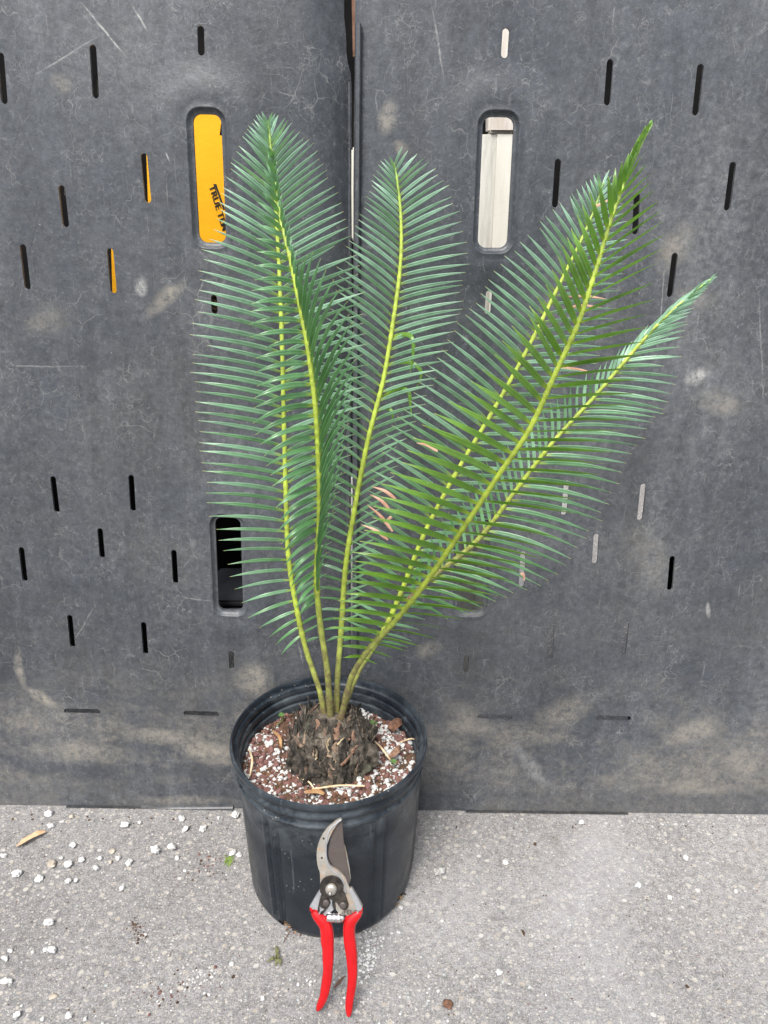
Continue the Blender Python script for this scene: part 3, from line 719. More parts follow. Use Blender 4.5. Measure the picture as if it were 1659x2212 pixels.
def frond(name, path, left, right, mat, spacing, droop, width, rbase=.0052, roll=(0, 0), fwd=(-.02, -.02), seed=1, label=None, start=1385, wside=1.0):
    """path rows: px, py, depth.  left/right keys: base py, dx, dy of the leaflet tip in view pixels."""
    rg = random.Random(seed)
    C = spline(path, 280); P = [at_y(*c) for c in C]
    n = len(P)
    cl_ = [0]
    for a, b in zip(C, C[1:]): cl_.append(cl_[-1] + math.hypot(a[0]-b[0], a[1]-b[1]))
    verts, faces, tv = [], [], []
    rad = [rbase * lerpkeys([(0, 1.12), (.05, .86), (.15, .70), (.4, .54), (.7, .42), (1, .15)], i / (n - 1))[0] * .93 * (1 + (.26 * math.exp(-(((cl_[i] / 21.5) % 1 - .5) / .16) ** 2) if C[i][1] < start else .04 * math.sin(cl_[i] * .13))) for i in range(n)]
    tube(verts, faces, P, rad, 10, .85, vals=tv, val=lambda t: t)
    # small swellings where the leaflets join
    fo = mk(name, verts, faces, M['stalk'], plant, None, True, attrs={'lt': tv})
    if label: fo['label'] = label
    verts, faces, lt, rn, rib = [], [], [], [], []
    dv, df, dm = [], [], []
    # cumulative pixel length
    cum = [0]
    for a, b in zip(C, C[1:]): cum.append(cum[-1] + math.hypot(a[0]-b[0], a[1]-b[1]))
    total = cum[-1]
    for sgn, keys, rl, fw in ((-1, left, roll[0], fwd[0]), (1, right, roll[1], fwd[1])):
        kk = [k if len(k) >= 3 else k for k in keys]
        i = next(i for i, c in enumerate(C) if c[1] < start + sgn * 4)
        s = cum[i] + rg.uniform(0, 6)
        while s < total - 3:
            i = max(j for j in range(n) if cum[j] <= s); i = min(i, n - 2); f = (s - cum[i]) / (cum[i+1] - cum[i])
            c = [a + (b - a) * f for a, b in zip(C[i], C[i+1])]
            dx, dy = lerpkeys(kk, c[1])[:2]
            dx *= rg.uniform(.95, 1.04) * (rg.uniform(.72, .92) if rg.random() < .04 else 1); dy += rg.gauss(0, 1.7)
            u = s / total
            L = math.hypot(dx, dy)
            ta, tb = C[i], C[i+1]; tl = math.hypot(tb[0]-ta[0], tb[1]-ta[1]) or 1
            ox, oy = -(tb[1]-ta[1]) / tl, (tb[0]-ta[0]) / tl
            if ox * sgn < 0: ox, oy = -ox, -oy
            off = 3.6 * (rbase / .0054) * (1 - .6 * u); c[0] += ox * off; c[1] += oy * off; c[2] += .0012
            base = at_y(*c); wt = (L / 190)
            fwl = fw * min(1, wt) * rg.uniform(.85, 1.15)
            # arch: the control point lies above the chord (towards the frond tip)
            px, py = c[0] + dx, c[1] + dy
            up = Vector((0, -1)); nx, ny = -dy / L, dx / L
            if nx * 0 + ny * -1 < 0: nx, ny = -nx, -ny
            sg = droop * L * rg.uniform(.7, 1.2) * (1.15 - .75 * u)
            pts = []
            ns = 8
            tipd = rg.gauss(0, .007)
            for k in range(ns + 1):
                t = k / ns; q = 4 * t * (1 - t) * (1.15 - .3 * t)
                X = c[0] + dx * t + nx * sg * q; Y = c[1] + dy * t + ny * sg * q
                pts.append(at_y(X, Y, c[2] + fwl * math.sin(t * 1.9) / .946 + tipd * t))
            wmax = width * (.55 + .45 * min(1, wt)) * rg.uniform(.92, 1.08) * (wside if sgn > 0 else 1)
            r_ = rl + rg.gauss(0, 9); b0 = len(verts); rr = rg.random()
            rr = max(0, min(1, .4 * rr + 1.0 * u - .22))
            dead = None
            for k, p in enumerate(pts):
                t = k / ns
                tg = (pts[min(k+1, ns)] - pts[max(k-1, 0)]).normalized()
                view = (CAM - p).normalized(); nn = (view - tg * view.dot(tg)).normalized()
                nn = Matrix.Rotation(R(r_) * sgn * (1 - .08 * t), 3, tg) @ nn
                sd_ = tg.cross(nn).normalized()
                wv = wmax * (.42 + .58 * math.sin(min(1, t / .2) * math.pi / 2)) * (1 - max(0, (t - .35) / .65) ** 2.0) if t < 1 else .00025
                wv = max(wv, .0003)
                for a, h, rb in ((-1, .0, 0), (-.5, .10, 1), (0, -.03, 0), (.5, .10, 1), (1, .0, 0)):
                    verts.append(p + sd_ * (a * wv / 2) + nn * (h * wv)); lt.append(t); rn.append(rr); rib.append(rb)
            for k in range(ns):
                for j in range(4): faces.append((b0 + k*5 + j, b0 + k*5 + j + 1, b0 + (k+1)*5 + j + 1, b0 + (k+1)*5 + j))
            # swelling at the joint
            jb = base.lerp(pts[1], .25)
            sp_ = lerpkeys(spacing, c[1])[0] * rg.uniform(.86, 1.14)
            s += sp_
    lo_ = mk('leaflets', verts, faces, mat, fo, None, True, attrs={'lt': lt, 'rnd': rn, 'rib': rib})
    return fo
SP = [(250, 9), (400, 14), (700, 20.5), (1150, 21.5), (1400, 20)]
frond('frond', [(703,1566,-.107),(699,1538,-.106),(690,1490,-.104),(660,1400,-.098),(640,1310,-.092),(623,1200,-.086),(617,1050,-.08),(613,900,-.072),(608,700,-.062),(600,520,-.05),(592,400,-.04),(583,300,-.032),(579,262,-.03)],
  [(1385,-34,38),(1345,-56,40),(1300,-96,34),(1250,-122,20),(1200,-138,8),(1100,-172,-17),(1000,-184,-29),(850,-190,-36),(765,-196,-40),(660,-178,-52),(600,-162,-60),(540,-132,-76),(440,-98,-80),(360,-66,-66),(285,-24,-40),(262,-6,-22)],
  [(1385,34,-10),(1300,62,-44),(1200,95,-60),(1050,140,-62),(950,165,-52),(850,180,-58),(700,180,-70),(560,152,-76),(500,130,-84),(450,105,-84),(390,82,-82),(320,36,-60),(262,6,-22)],
  M['leaf_a'], SP, .030, .0047, roll=(15, 25), rbase=.0050, fwd=(-.03, -.012), seed=2, label='broad upright blue-green frond furthest left')
frond('frond', [(715,1566,-.112),(713,1538,-.112),(707,1450,-.118),(692,1350,-.125),(684,1250,-.135),(690,1120,-.145),(688,1000,-.152),(683,900,-.156),(668,770,-.156),(648,660,-.152),(625,550,-.145),(606,475,-.135),(596,400,-.125),(588,340,-.117)],
  [(1300,-30,44),(1200,-58,62),(1120,-82,52),(1000,-98,42),(900,-132,38),(800,-118,22),(700,-118,6),(600,-86,-6),(540,-66,-24),(470,-46,-44),(400,-20,-46),(340,-6,-26)],
  [(1300,14,-90),(1200,36,-120),(1100,56,-140),(1000,72,-150),(900,88,-155),(800,70,-165),(720,30,-160),(690,16,-150),(640,3,-70),(560,2,-50),(450,4,-40),(340,3,-20)],
  M['leaf_b'], [(300, 17), (600, 23), (1300, 22)], .10, .0059, roll=(-8, 30), fwd=(-.045, -.03), seed=3, start=1290, wside=.72, label='deep green frond bending in front of the leftmost frond')
frond('frond', [(726,1566,-.104),(727,1538,-.103),(730,1450,-.096),(738,1350,-.088),(746,1230,-.078),(766,1100,-.066),(795,950,-.054),(828,820,-.042),(850,690,-.032),(865,570,-.022),(866,470,-.014),(858,390,-.008),(851,352,-.004)],
  [(1390,-24,12),(1330,-52,2),(1200,-70,-24),(1100,-92,-48),(950,-112,-62),(850,-130,-78),(750,-126,-92),(660,-120,-90),(570,-98,-74),(470,-68,-60),(400,-42,-46),(360,-14,-26)],
  [(1390,30,-8),(1250,60,-30),(1150,66,-40),(1000,92,-46),(900,110,-34),(820,122,-28),(740,150,-40),(660,142,-32),(590,146,-26),(540,136,-48),(470,104,-62),(400,62,-58),(360,16,-40)],
  M['leaf_a'], [(250, 10), (500, 15.5), (900, 21), (1400, 21)], .040, .0047, rbase=.0050, roll=(18, 18), fwd=(-.02, -.02), seed=4, label='central upright frond before the seam')
frond('frond', [(734,1562,-.107),(742,1532,-.106),(775,1450,-.102),(822,1375,-.098),(862,1290,-.094),(918,1150,-.088),(985,1022,-.082),(1068,882,-.074),(1140,752,-.068),(1203,625,-.06),(1250,530,-.054),(1285,450,-.048),(1303,395,-.044)],
  [(1360,-70,-36),(1300,-100,-56),(1200,-125,-72),(1050,-140,-90),(950,-140,-95),(870,-130,-102),(800,-122,-105),(730,-115,-100),(660,-106,-92),(600,-78,-90),(540,-56,-84),(480,-30,-70),(400,-5,-34)],
  [(1360,60,14),(1250,100,4),(1100,130,8),(950,150,4),(820,172,8),(700,164,-6),(620,140,-14),(540,110,-26),(470,64,-38),(400,14,-34)],
  M['leaf_a'], [(350, 12), (600, 19), (1400, 21)], .025, .0049, rbase=.0046, roll=(10, 28), fwd=(-.03, .01), seed=5, label='pale blue-green frond behind the thick bright stalk')
frond('frond', [(880,1300,-.112),(930,1250,-.114),(1030,1168,-.118),(1112,1062,-.116),(1192,958,-.11),(1290,850,-.102),(1380,745,-.095),(1432,690,-.09),(1500,630,-.082),(1538,602,-.078)],
  [(1290,10,-60),(1200,-22,-100),(1100,-34,-105),(1000,-10,-95),(900,2,-76),(820,18,-56),(760,26,-46),(700,36,-40),(640,34,-30),(610,14,-10)],
  [(1290,110,42),(1250,150,48),(1180,185,64),(1080,195,46),(1020,195,30),(960,185,12),(900,172,8),(850,158,22),(800,128,6),(745,100,-30),(700,70,-28),(650,46,-24),(610,16,-8)],
  M['leaf_a'], [(600, 12), (760, 15), (900, 20), (1300, 20)], .040, .0046, rbase=.0038, roll=(25, 22), fwd=(.01, -.015), seed=6, start=1292, label='lowest frond reaching furthest right with a thin forward-swept tip')
frond('frond', [(733,1562,-.117),(742,1530,-.118),(760,1462,-.126),(795,1405,-.138),(850,1345,-.152),(915,1265,-.170),(1000,1142,-.19),(1080,1022,-.204),(1145,925,-.212),(1200,806,-.218),(1248,700,-.22),(1285,590,-.218),(1318,480,-.212),(1350,392,-.204),(1385,312,-.196),(1408,268,-.19)],
  [(1420,-38,4),(1370,-110,-14),(1300,-150,-18),(1200,-180,-44),(1100,-190,-66),(1000,-176,-82),(940,-140,-92),(880,-110,-100),(830,-95,-103),(780,-76,-115),(730,-60,-108),(680,-50,-122),(600,-48,-112),(520,-30,-104),(450,0,-82),(390,14,-62),(330,10,-44),(270,4,-12)],
  [(1420,30,12),(1370,90,20),(1300,150,16),(1200,178,30),(1120,190,36),(1040,205,18),(940,208,0),(860,196,-12),(790,184,-26),(740,168,-38),(700,158,-50),(650,152,-75),(560,142,-100),(480,92,-76),(430,66,-66),(380,20,-60),(330,11,-44),(300,8,-28),(270,4,-14)],
  M['leaf_e'], [(250, 14), (400, 22), (480, 27), (700, 27), (1100, 25), (1400, 22)], .022, .0057, rbase=.0049, roll=(-14, 68), fwd=(-.035, -.05), seed=8, label='thick bright-stalked frond leaning right in front of the others', start=1425)
# dead tips and curled hanging leaflets (parts of their own)
def blade(name, pts, width, mat, seed=0):
    C = spline(pts, 12); P = [at_y(*c) for c in C]; verts, faces = [], []; lt, rn, rib = [], [], []
    for k, p in enumerate(P):
        t = k / 12; tg = (P[min(k+1, 12)] - P[max(k-1, 0)]).normalized(); view = Vector((0, -1, .4)); nn = (view - tg*view.dot(tg)).normalized(); sd_ = tg.cross(nn)
        wv = width * (.5 + .5 * min(1, t/.2)) * (1 - max(0, (t-.35)/.65)**1.6) + .0003
        for a, h in ((-1, 0), (0, .22), (1, 0)): verts.append(p + sd_*(a*wv/2) + nn*(h*wv)); lt.append(min(t, .94)); rn.append(.4); rib.append(0)
    for k in range(12):
        for j in range(2): faces.append((k*3+j, k*3+j+1, (k+1)*3+j+1, (k+1)*3+j))
    return mk(name, verts, faces, mat, plant, None, True, attrs={'lt': lt, 'rnd': rn, 'rib': rib})
for i, (a, b, y) in enumerate((((855,1078),(803,1051),-.12), ((843,1102),(799,1068),-.12), ((848,1148),(793,1090),-.12), ((838,1166),(780,1133),-.12), ((945,975),(900,957),-.14), ((832,1130),(868,1096),-.08), ((1125,1238),(1133,1256),-.14))):
    blade('dead_leaflet_tip', [(a[0], a[1], y), ((a[0]+b[0])/2+2, (a[1]+b[1])/2-4, y), (b[0], b[1], y)], .0030, M['dead'])
for pts in (((1205,795,-.03),(1245,797,-.028),(1285,806,-.026)), ((1225,664,-.04),(1262,660,-.038),(1300,664,-.035)), ((1228,640,-.04),(1270,640,-.04),(1310,646,-.04)), ((1280,448,-.07),(1300,440,-.07),(1318,430,-.07))):
    blade('dead_leaflet_tip', pts, .0024, M['dead'])
for pts in (((843,728,-.03),(876,722,-.04),(892,734,-.05),(892,770,-.05),(886,806,-.05)), ((838,786,-.03),(880,782,-.045),(903,792,-.05),(910,812,-.05),(896,845,-.05)), ((822,858,-.035),(865,838,-.045),(884,850,-.055),(886,872,-.055),(890,905,-.055)), ((812,890,-.035),(835,880,-.045),(848,892,-.05),(846,915,-.05))):
    blade('curled_leaflet', pts, .0042, M['leaf_e'])

# ------------------------------------------------------------------ litter lying in the pot
def stick(name, a, b, wd, mat, label, cat, z=None, bend=.003, taper=.5, parent=None):
    z = z or SZ + .006
    A = at_z(a[0], a[1], z); B = at_z(b[0], b[1], z + .003); m = (A + B) / 2 + Vector((bend, 0, .003))
    C = spline([A, m, B], 10); verts, faces = [], []
    for k, c in enumerate(C):
        c = Vector(c); t = k / 10; tg = (Vector(C[min(k+1, 10)]) - Vector(C[max(k-1, 0)])).normalized(); s = tg.cross(Vector((0, 0, 1))).normalized(); u = s.cross(tg)
        wv = wd * (1 - taper * abs(2*t-1)**2)
        for x, h in ((-1, 0), (-.5, .35), (.5, .35), (1, 0), (0, -.25)): verts.append(c + s*(x*wv/2) + u*(h*wd))
    for k in range(10):
        for j in range(5): faces.append((k*5+j, k*5+(j+1) % 5, (k+1)*5+(j+1) % 5, (k+1)*5+j))
    faces.append((4, 3, 2, 1, 0)); faces.append(tuple(50+j for j in range(5)))
    o = mk(name, verts, faces, mat, None, (A + B) / 2); return tag(o, label, cat)
stick('straw', (590,1562+18), (608,1614), .0045, M['dryleaf'], 'brown blade-shaped husk leaning at the left of the trunk in the pot', 'husk', SZ+.012)
stick('straw', (539,1620), (540,1676), .0028, M['straw'], 'pale straw standing against the left inner rim of the pot', 'straw', SZ+.008)
stick('straw', (803,1596), (843,1642), .0026, M['straw'], 'thick pale straw slanting down right of the trunk', 'straw', SZ+.014, 0)
stick('straw', (674,1705), (788,1698), .0024, M['straw'], 'long straw lying across the front of the potting mix', 'straw', SZ+.010, 0, .2)
stick('straw', (642,1680), (680,1706), .0022, M['straw'], 'bent tan straw at the front left of the trunk', 'straw', SZ+.008)
stick('straw', (862,1604), (896,1597), .0020, M['straw'], 'short straw lying flat near the right inner rim', 'straw', SZ+.008)
stick('straw', (903,1590), (902,1624), .0024, M['straw'], 'upright straw at the right inner rim of the pot', 'straw', SZ+.008)
stick('leaf_scrap', (838,1640), (862,1614), .009, M['shard'], 'curled orange-brown leaf scrap right of the trunk', 'leaf scrap', SZ+.010)
stick('leaf_scrap', (843,1578), (862,1560), .014, M['bark'], 'dark brown leaf scrap near the back right of the pot', 'leaf scrap', SZ+.010, 0, .2)
stick('leaf_scrap', (660,1712), (700,1716), .006, M['dryleaf'], 'tan leaf scrap beside the front rim of the pot', 'leaf scrap', SZ+.008)
M['clover'] = plain('clover_green', (.05, .12, .025), (.10, .19, .05), 200, .6)
def clover(px, py, s, label, stem=None):
    c = at_z(px, py, SZ + .014); verts, faces = [], []
    for k in range(4):
        a = k * 1.571 + .4; d = Vector((math.cos(a), math.sin(a), .15)); q = Vector((-d.y, d.x, 0)); b = len(verts)
        for t, wv in ((0, .05), (.35, .35), (.75, .5), (1, .34), (.93, 0)):
            for x in (-1, 1): verts.append(c + d * (s * t) + q * (s * wv * x) + Vector((0, 0, .0006)))
        for i in range(4): faces.append((b+2*i, b+2*i+1, b+2*i+3, b+2*i+2))
    tube(verts, faces, [c, c + Vector((.002, .001, -.006)), at_z(*(stem or (px+3, py+12)), SZ + .002)], .0005, 5)
    tag(mk('clover', verts, faces, M['clover'], None, c), label, 'seedling')
clover(804, 1564, .0065, 'tiny four-leaved green seedling right of the trunk in the pot')
clover(608, 1545, .004, 'thin green sprout with a tiny tip at the back left of the pot', (597, 1568))
clover(850, 1646, .004, 'tiny green seedling beside a white pebble at the right of the pot')

# ------------------------------------------------------------------ pebbles and litter on the ground
def LG(x, y): return .3638 * x, 1645.9 + .3638 * y
def RG_(x, y): return 822.9 + .504 * x, 1645.9 + .504 * y
def pebble(px, py, size, stretch, mat, label, cat, seed, group=None, name='pebble', rot=None, flat=.75, jag=.6):
    g_ = at_z(px, py); d = (g_ - CAM).length; s = size / F * d * .40 / stretch ** .6
    verts, faces, mi = [], [], []; rg = random.Random(seed)
    rock(verts, faces, mi, 0, Vector((g_.x, g_.y, s * flat * .72)), s * .98, rg, 3, jag, flat, stretch)
    mn = min(v.z for v in verts)
    verts = [Vector((v.x, v.y, max(v.z - mn - .0004, -.0003))) for v in verts]
    o = mk(name, verts, faces, mat, None, (g_.x, g_.y, 0), True); return tag(o, label, cat, group)
PL = 'white pebbles scattered on the concrete'
LP = [(292,315,46,1,'white pebble touching the left panel foot at the far left'),(302,388,40,1,'pointed white pebble right of the brown dry leaf'),
 (745,382,54,1.1,'white pebble in the back row, left of a smaller one'),(830,367,28,1,'small white pebble in the back row left of the middle'),
 (1080,345,44,1.1,'round white pebble close under the panel, above another'),(1103,404,42,1,'white pebble just in front of the round one by the panel'),
 (1209,403,48,1,'angular white pebble left of the pot with a dark crumb beside it'),(1297,333,22,1,'tiny white pebble under the panel, left of the pot'),
 (1401,327,56,1.2,'largest oval white pebble against the panel beside the pot'),(435,502,46,1.1,'lone oval white pebble right of the brown dry leaf tip'),
 (925,540,62,1.1,'jagged white pebble, left one of the middle pair'),(1023,517,52,1,'white pebble leaning right, right one of the middle pair'),
 (1053,575,34,1,'small white pebble just below the middle pair'),(703,577,34,1,'small round white pebble left of the middle pair'),
 (598,579,32,1,'small upright white pebble above an oval one at left'),(487,590,44,1.1,'white pebble right of the crumbly one at left'),
 (404,616,56,1,'large crumbly white pebble beside the tan stone'),(766,608,48,1.2,'low white pebble below the small round one at left centre'),
 (572,637,42,1.3,'oval white pebble lying diagonally at left'),(101,675,50,1.2,'white pebble near the left edge above the moss fleck'),
 (236,697,46,1,'angular white pebble below the tan stone'),(407,718,34,1,'triangular white pebble, left one of a touching pair'),
 (456,707,34,1,'small white pebble, right one of a touching pair'),(24,562,34,1.3,'flat white pebble at the left edge of the photo'),
 (364,575,24,1,'tiny white pebble above the large crumbly one'),(726,757,34,1,'faint white pebble alone below the scattered group'),
 (290,965,66,1.8,'long thin white pebble lying diagonally at left'),(312,1128,62,1.2,'big white pebble lower left with a small one beside it'),
 (270,1122,28,1,'small white pebble touching the big lower left one'),(62,1126,26,1,'small white pebble low by the left edge'),(196,1135,24,1,'small chalky pebble left of the lower pair'),
 (34,1173,38,1.3,'oval white pebble low by the left edge'),(42,1310,50,1.6,'elongated white pebble near the bottom left corner'),
 (1376,1205,26,1,'small round cream pebble left of the pruner handles'),(1385,545,46,1.2,'white flaky pebble above the green moss'),
 (1420,555,38,1,'white flaky pebble right of the green moss'),(105,1515,48,1.1,'white pebble at the bottom left corner'),(412,1512,46,1.2,'white pebble at the bottom edge left of centre'),
 (254,1530,24,1,'tiny white pebble at the bottom edge near the corner'),(507,1533,26,1,'small white pebble at the bottom edge, right of a larger one'),(1560,1405,30,1,'small white pebble at the bottom, left of the pruner tips')]
sd = 100
for x, y, s, st, lab in LP:
    sd += 1; pebble(*LG(x, y), s * .3638, st, M['perlite'], lab, 'pebble', sd, PL)
RP = [(857,265,26,1,'white pebble close to the right panel foot'),(224,287,14,1,'tiny white pebble under the right panel beside the pot'),(533,434,28,1.1,'white pebble right of the speckled grey stone'),
 (1101,536,34,1,'larger white pebble in the right half of the concrete'),(1236,587,24,1,'small round white pebble low right of the larger one'),(1305,418,26,1.1,'cream pebble with a brown edge at far right'),
 (1519,558,20,1,'small oval white pebble nearest the right edge'),(505,908,32,1,'white pebble alone in the lower right ground'),(262,685,18,1,'small white pebble below the speckled grey stone'),
 (9,757,20,1.1,'white pebble at the pot base below the drain hole'),(46,737,14,1,'tiny pebble, left one of two beside the pot base'),(75,733,16,1,'tiny pebble, right one of two beside the pot base'),(88,628,20,1,'white pebble lodged by the right drain hole')]
for x, y, s, st, lab in RP:
    sd += 1; pebble(*RG_(x, y), s * .504, st, M['perlite'], lab, 'pebble', sd, PL)
pebble(*LG(311, 615), 64*.3638, 1, M['tanstone'], 'flat tan stone left of the crumbly white pebble', 'stone', 201, name='stone', flat=.4)
pebble(*LG(665, 535), 44*.3638, 1, M['tanstone'], 'round beige stone left of the middle white pair', 'stone', 202, name='stone', flat=.4)
pebble(*LG(657, 600), 26*.3638, 1.1, M['tanstone'], 'small beige stone below the round beige one', 'stone', 203, name='stone')
pebble(*LG(425, 330), 34*.3638, 1.2, M['tanstone'], 'tan stone chip lying under the left panel', 'stone', 204, name='stone')
pebble(*LG(316, 1395), 46*.3638, 1.1, M['tanstone'], 'brownish stone in the lower left ground', 'stone', 205, name='stone', flat=.35)
pebble(*RG_(250, 478), 50*.504, 1, M['greystone'], 'speckled grey stone on the concrete right of the pot', 'stone', 206, name='stone', flat=.7)
pebble(*RG_(288, 1047), 56*.504, 1, M['bark'], 'brown bark chunk at the bottom right of the pruners', 'bark chip', 207, name='bark_chip', flat=.5, jag=.6)
pebble(*RG_(610, 735), 22*.504, 1.7, M['soil'], 'small dark twig bit on the right ground', 'bark chip', 208, name='bark_chip', jag=.7)
pebble(*RG_(660, 354), 16*.504, 1, M['soil'], 'dark crumb below the right panel lip', 'bark chip', 209, name='bark_chip', jag=.7)
pebble(*RG_(1312, 965), 16*.504, 1, M['soil'], 'dark crumb low on the far right ground', 'bark chip', 210, name='bark_chip', jag=.7)
# moss
rg = random.Random(3); verts, faces, mi = [], [], []
for i in range(90):
    x, y = LG(1362 + rg.gauss(0, 15), 592 + rg.gauss(0, 16)); p = at_z(x, y); rock(verts, faces, mi, 0, p + Vector((0, 0, .0008)), rg.uniform(.0006, .0015), rg, 1, .5, .8)
tag(mk('moss_tuft', verts, faces, M['moss'], None, at_z(*LG(1362, 592))), 'small green moss tuft on the concrete left of the pot', 'moss')
# dry leaf
C = spline([(40, 1824), (58, 1816), (76, 1806), (100, 1798)], 14); verts, faces = [], []
for k, (x, y) in enumerate(C):
    t = k / 14; p = at_z(x, y, .003 + .003 * math.sin(t * 3)); wv = .0105 * (math.sin(math.pi * min(1, .15 + t * .87)) ** .7) + .0006
    for a, h in ((-1, .3), (-.4, 0), (.3, -.05), (1, .35)): verts.append(p + Vector((.45 * a * wv * .5, a * wv * .75, h * wv * .5 + .001)))
for k in range(14):
    for j in range(3): faces.append((k*4+j, k*4+j+1, (k+1)*4+j+1, (k+1)*4+j))
M['tanleaf'] = plain('tan_leaf', (.42, .27, .15), (.60, .43, .27), 60, .7)
lf = mk('dry_leaf', verts, faces, M['tanleaf'], None, at_z(70, 1810), True); tag(lf, 'tan curled dry leaf on the concrete at the left', 'leaf')
m_ = lf.modifiers.new('t', 'SOLIDIFY'); m_.thickness = .0006
# wilted weed bit
rg = random.Random(9); verts, faces = [], []
for i in range(7):
    a = at_z(598, 2072, .002); q = a + Vector((rg.uniform(-.014, .008), rg.uniform(-.010, .016), rg.uniform(.000, .006)))
    tube(verts, faces, [a, (a+q)/2 + Vector((.001, .001, .003)), q], [.0008, .0024, .0004], 6, .35, up=Vector((0, 0, 1)))
tag(mk('wilted_weed', verts, faces, M['weed'], None, at_z(598, 2072)), 'wilted olive weed scrap on the concrete before the pot', 'weed')
verts, faces = [], []
tube(verts, faces, [at_z(722, 2133, .001), at_z(733, 2120, .0025), at_z(745, 2108, .001)], [.0006, .0014, .0005], 6)
tag(mk('twig', verts, faces, M['bark'], None, at_z(733, 2120)), 'small brown twig between the two red pruner handles', 'twig')
verts, faces = [], []
tube(verts, faces, [at_z(628, 2010, .004), at_z(618, 2025, .001), at_z(611, 2038, .001)], [.0004, .0005, .0003], 5)
tag(mk('root', verts, faces, M['bark'], None, at_z(618, 2025)), 'thin dark root trailing from the front left drain hole', 'root')
# grit
rg = random.Random(21); verts, faces, mi = [], [], []
def grit(px, py, s, k): rock(verts, faces, mi, k, at_z(px, py, s * .3), s, rg, 1, .4, .7)
for i in range(2600):
    px, py = rg.uniform(-150, 1850), rg.uniform(1765, 2300)
    grit(px, py, rg.choice((.0003, .0004, .0005, .0006, .0008, .0011)), rg.choice((0, 0, 1, 1, 2, 2, 3, 4, 4, 4)))
for cx, cy, sx, sy, n, ks in ((293, 2000, 12, 7, 60, (2, 2, 3)), (303, 2024, 11, 6, 50, (2, 2, 0)), (355, 2150, 30, 18, 110, (2, 2, 3, 0, 3)), (430, 2120, 34, 16, 90, (2, 0, 0, 3)), (800, 2045, 10, 22, 120, (0,)), (790, 2085, 12, 20, 110, (0,)), (818, 2030, 16, 14, 30, (0,)), (430, 1880, 28, 12, 60, (2, 3, 0)), (460, 1855, 20, 5, 40, (2, 3)), (670, 2115, 8, 6, 20, (0,)), (865, 1925, 10, 8, 30, (0, 2)), (310, 1770, 250, 5, 90, (2, 2, 4)), (1300, 1785, 250, 6, 60, (2, 4)), (640, 2020, 20, 8, 50, (2, 3, 4)), (800, 2150, 300, 40, 200, (0, 4))):
    for i in range(n): grit(rg.gauss(cx, sx), rg.gauss(cy, sy), .0004 + .0018 * rg.random() ** 3, rg.choice(ks))
ok = []
gr = mk('grit', verts, faces, [M['perlite'], M['tanstone'], M['soil'], M['lava'], M['dull']], None, at_z(700, 2000), False, mi)
tag(gr, 'loose grit and soil crumbs sprinkled over the concrete', None, None, 'stuff')

# ------------------------------------------------------------------ pruners leaning on the pot
T0 = at_y(735, 1766, PY - .1175); G0 = at_z(725, 2184, .007)
along = (T0 - G0).normalized()
PNn = Vector((1, 0, 0)).cross(along).normalized()
if PNn.y > 0: PNn = -PNn
def pp(x, y, h=0.0):            # pixel of the view -> point on the pruner's plane, lifted h towards the viewer
    return at_plane(x, y, G0, PNn) + PNn * h
def c3(x, y): return 630.9 + .11574 * x, 1744.6 + .11574 * y
def c4(x, y): return 630.9 + .11956 * x, 1947.6 + .11956 * y
pru = empty('pruning_shears', G0); tag(pru, 'open hand pruners with red handles leaning against the front of the pot', 'pruners')
def steel(name, base, rust, rough=.34, metal=.85, amount=.6):
    g = NG(name, rough, metal); c = g.ramp(g.noise(90, 5, .6), [(.3, tuple(x * .75 for x in base)), (.7, base)])
    r = g.ramp(g.noise(120, 6, .7), [(amount, 0.0), (amount + .14, .85)]); c = g.mix(r, c, rust); g.color(c)
    mt = g.math('MULTIPLY', g.math('SUBTRACT', 1.0, r), metal); g.l(mt, g.b.inputs['Metallic'])
    g.rough(g.ramp(g.noise(150, 5, .6), [(.3, rough), (.7, rough + .22)])); g.bump(g.noise(400, 3), .0002, .5); return g.m
M['steel'] = steel('worn_bright_steel', (.44, .42, .38), (.26, .17, .10), .36, .75, .50)
M['alloy'] = steel('grey_forged_alloy', (.42, .43, .45), (.3, .3, .3), .42, .7, .7)
M['blade'] = steel('stained_dark_steel', (.10, .085, .08), (.055, .04, .035), .5, .5, .5)
M['blacksteel'] = plain('oiled_black_steel', (.022, .019, .017), (.065, .055, .048), 160, .42, .5, bump=.0006)
M['chrome'] = plain('chrome_spring', (.75, .73, .72), (.85, .83, .82), 60, .16, 1.0)
def plate(name, poly, h0, h1, mat, conv=c3, bev=.0005, smooth=0):
    pts = [conv(*p) for p in poly]
    if smooth:
        cl = pts + [pts[0]]; pts = [tuple(q) for q in spline(cl, len(pts) * smooth)][:-1]
    bm = bmesh.new()
    f = bm.faces.new([bm.verts.new(pp(x, y, h0)) for x, y in pts])
    r = bmesh.ops.extrude_face_region(bm, geom=[f])
    for v in [v for v in r['geom'] if isinstance(v, bmesh.types.BMVert)]: v.co += PNn * (h1 - h0)
    bmesh.ops.recalc_face_normals(bm, faces=bm.faces[:])
    ed = [e for e in bm.edges if all((v.co - G0).dot(PNn) > h1 - 1e-5 for v in e.verts)]
    if bev: bmesh.ops.bevel(bm, geom=ed, offset=bev, segments=2, affect='EDGES')
    return frombm(name, bm, mat, pru)
def disc(cx, cy, r, n=24, sq=1.0, a0=0): return [(cx + r * math.cos(a0 + 2*math.pi*i/n), cy + r * sq * math.sin(a0 + 2*math.pi*i/n)) for i in range(n)]
plate('cutting_blade', [(936,196),(820,320),(740,500),(690,700),(670,850),(700,990),(800,1130),(900,1290),(1000,1430),(1062,1436),(1084,1370),(1078,1270),(1030,1000),(985,740),(962,600),(946,380)], -.0016, .0006, M['blade'])
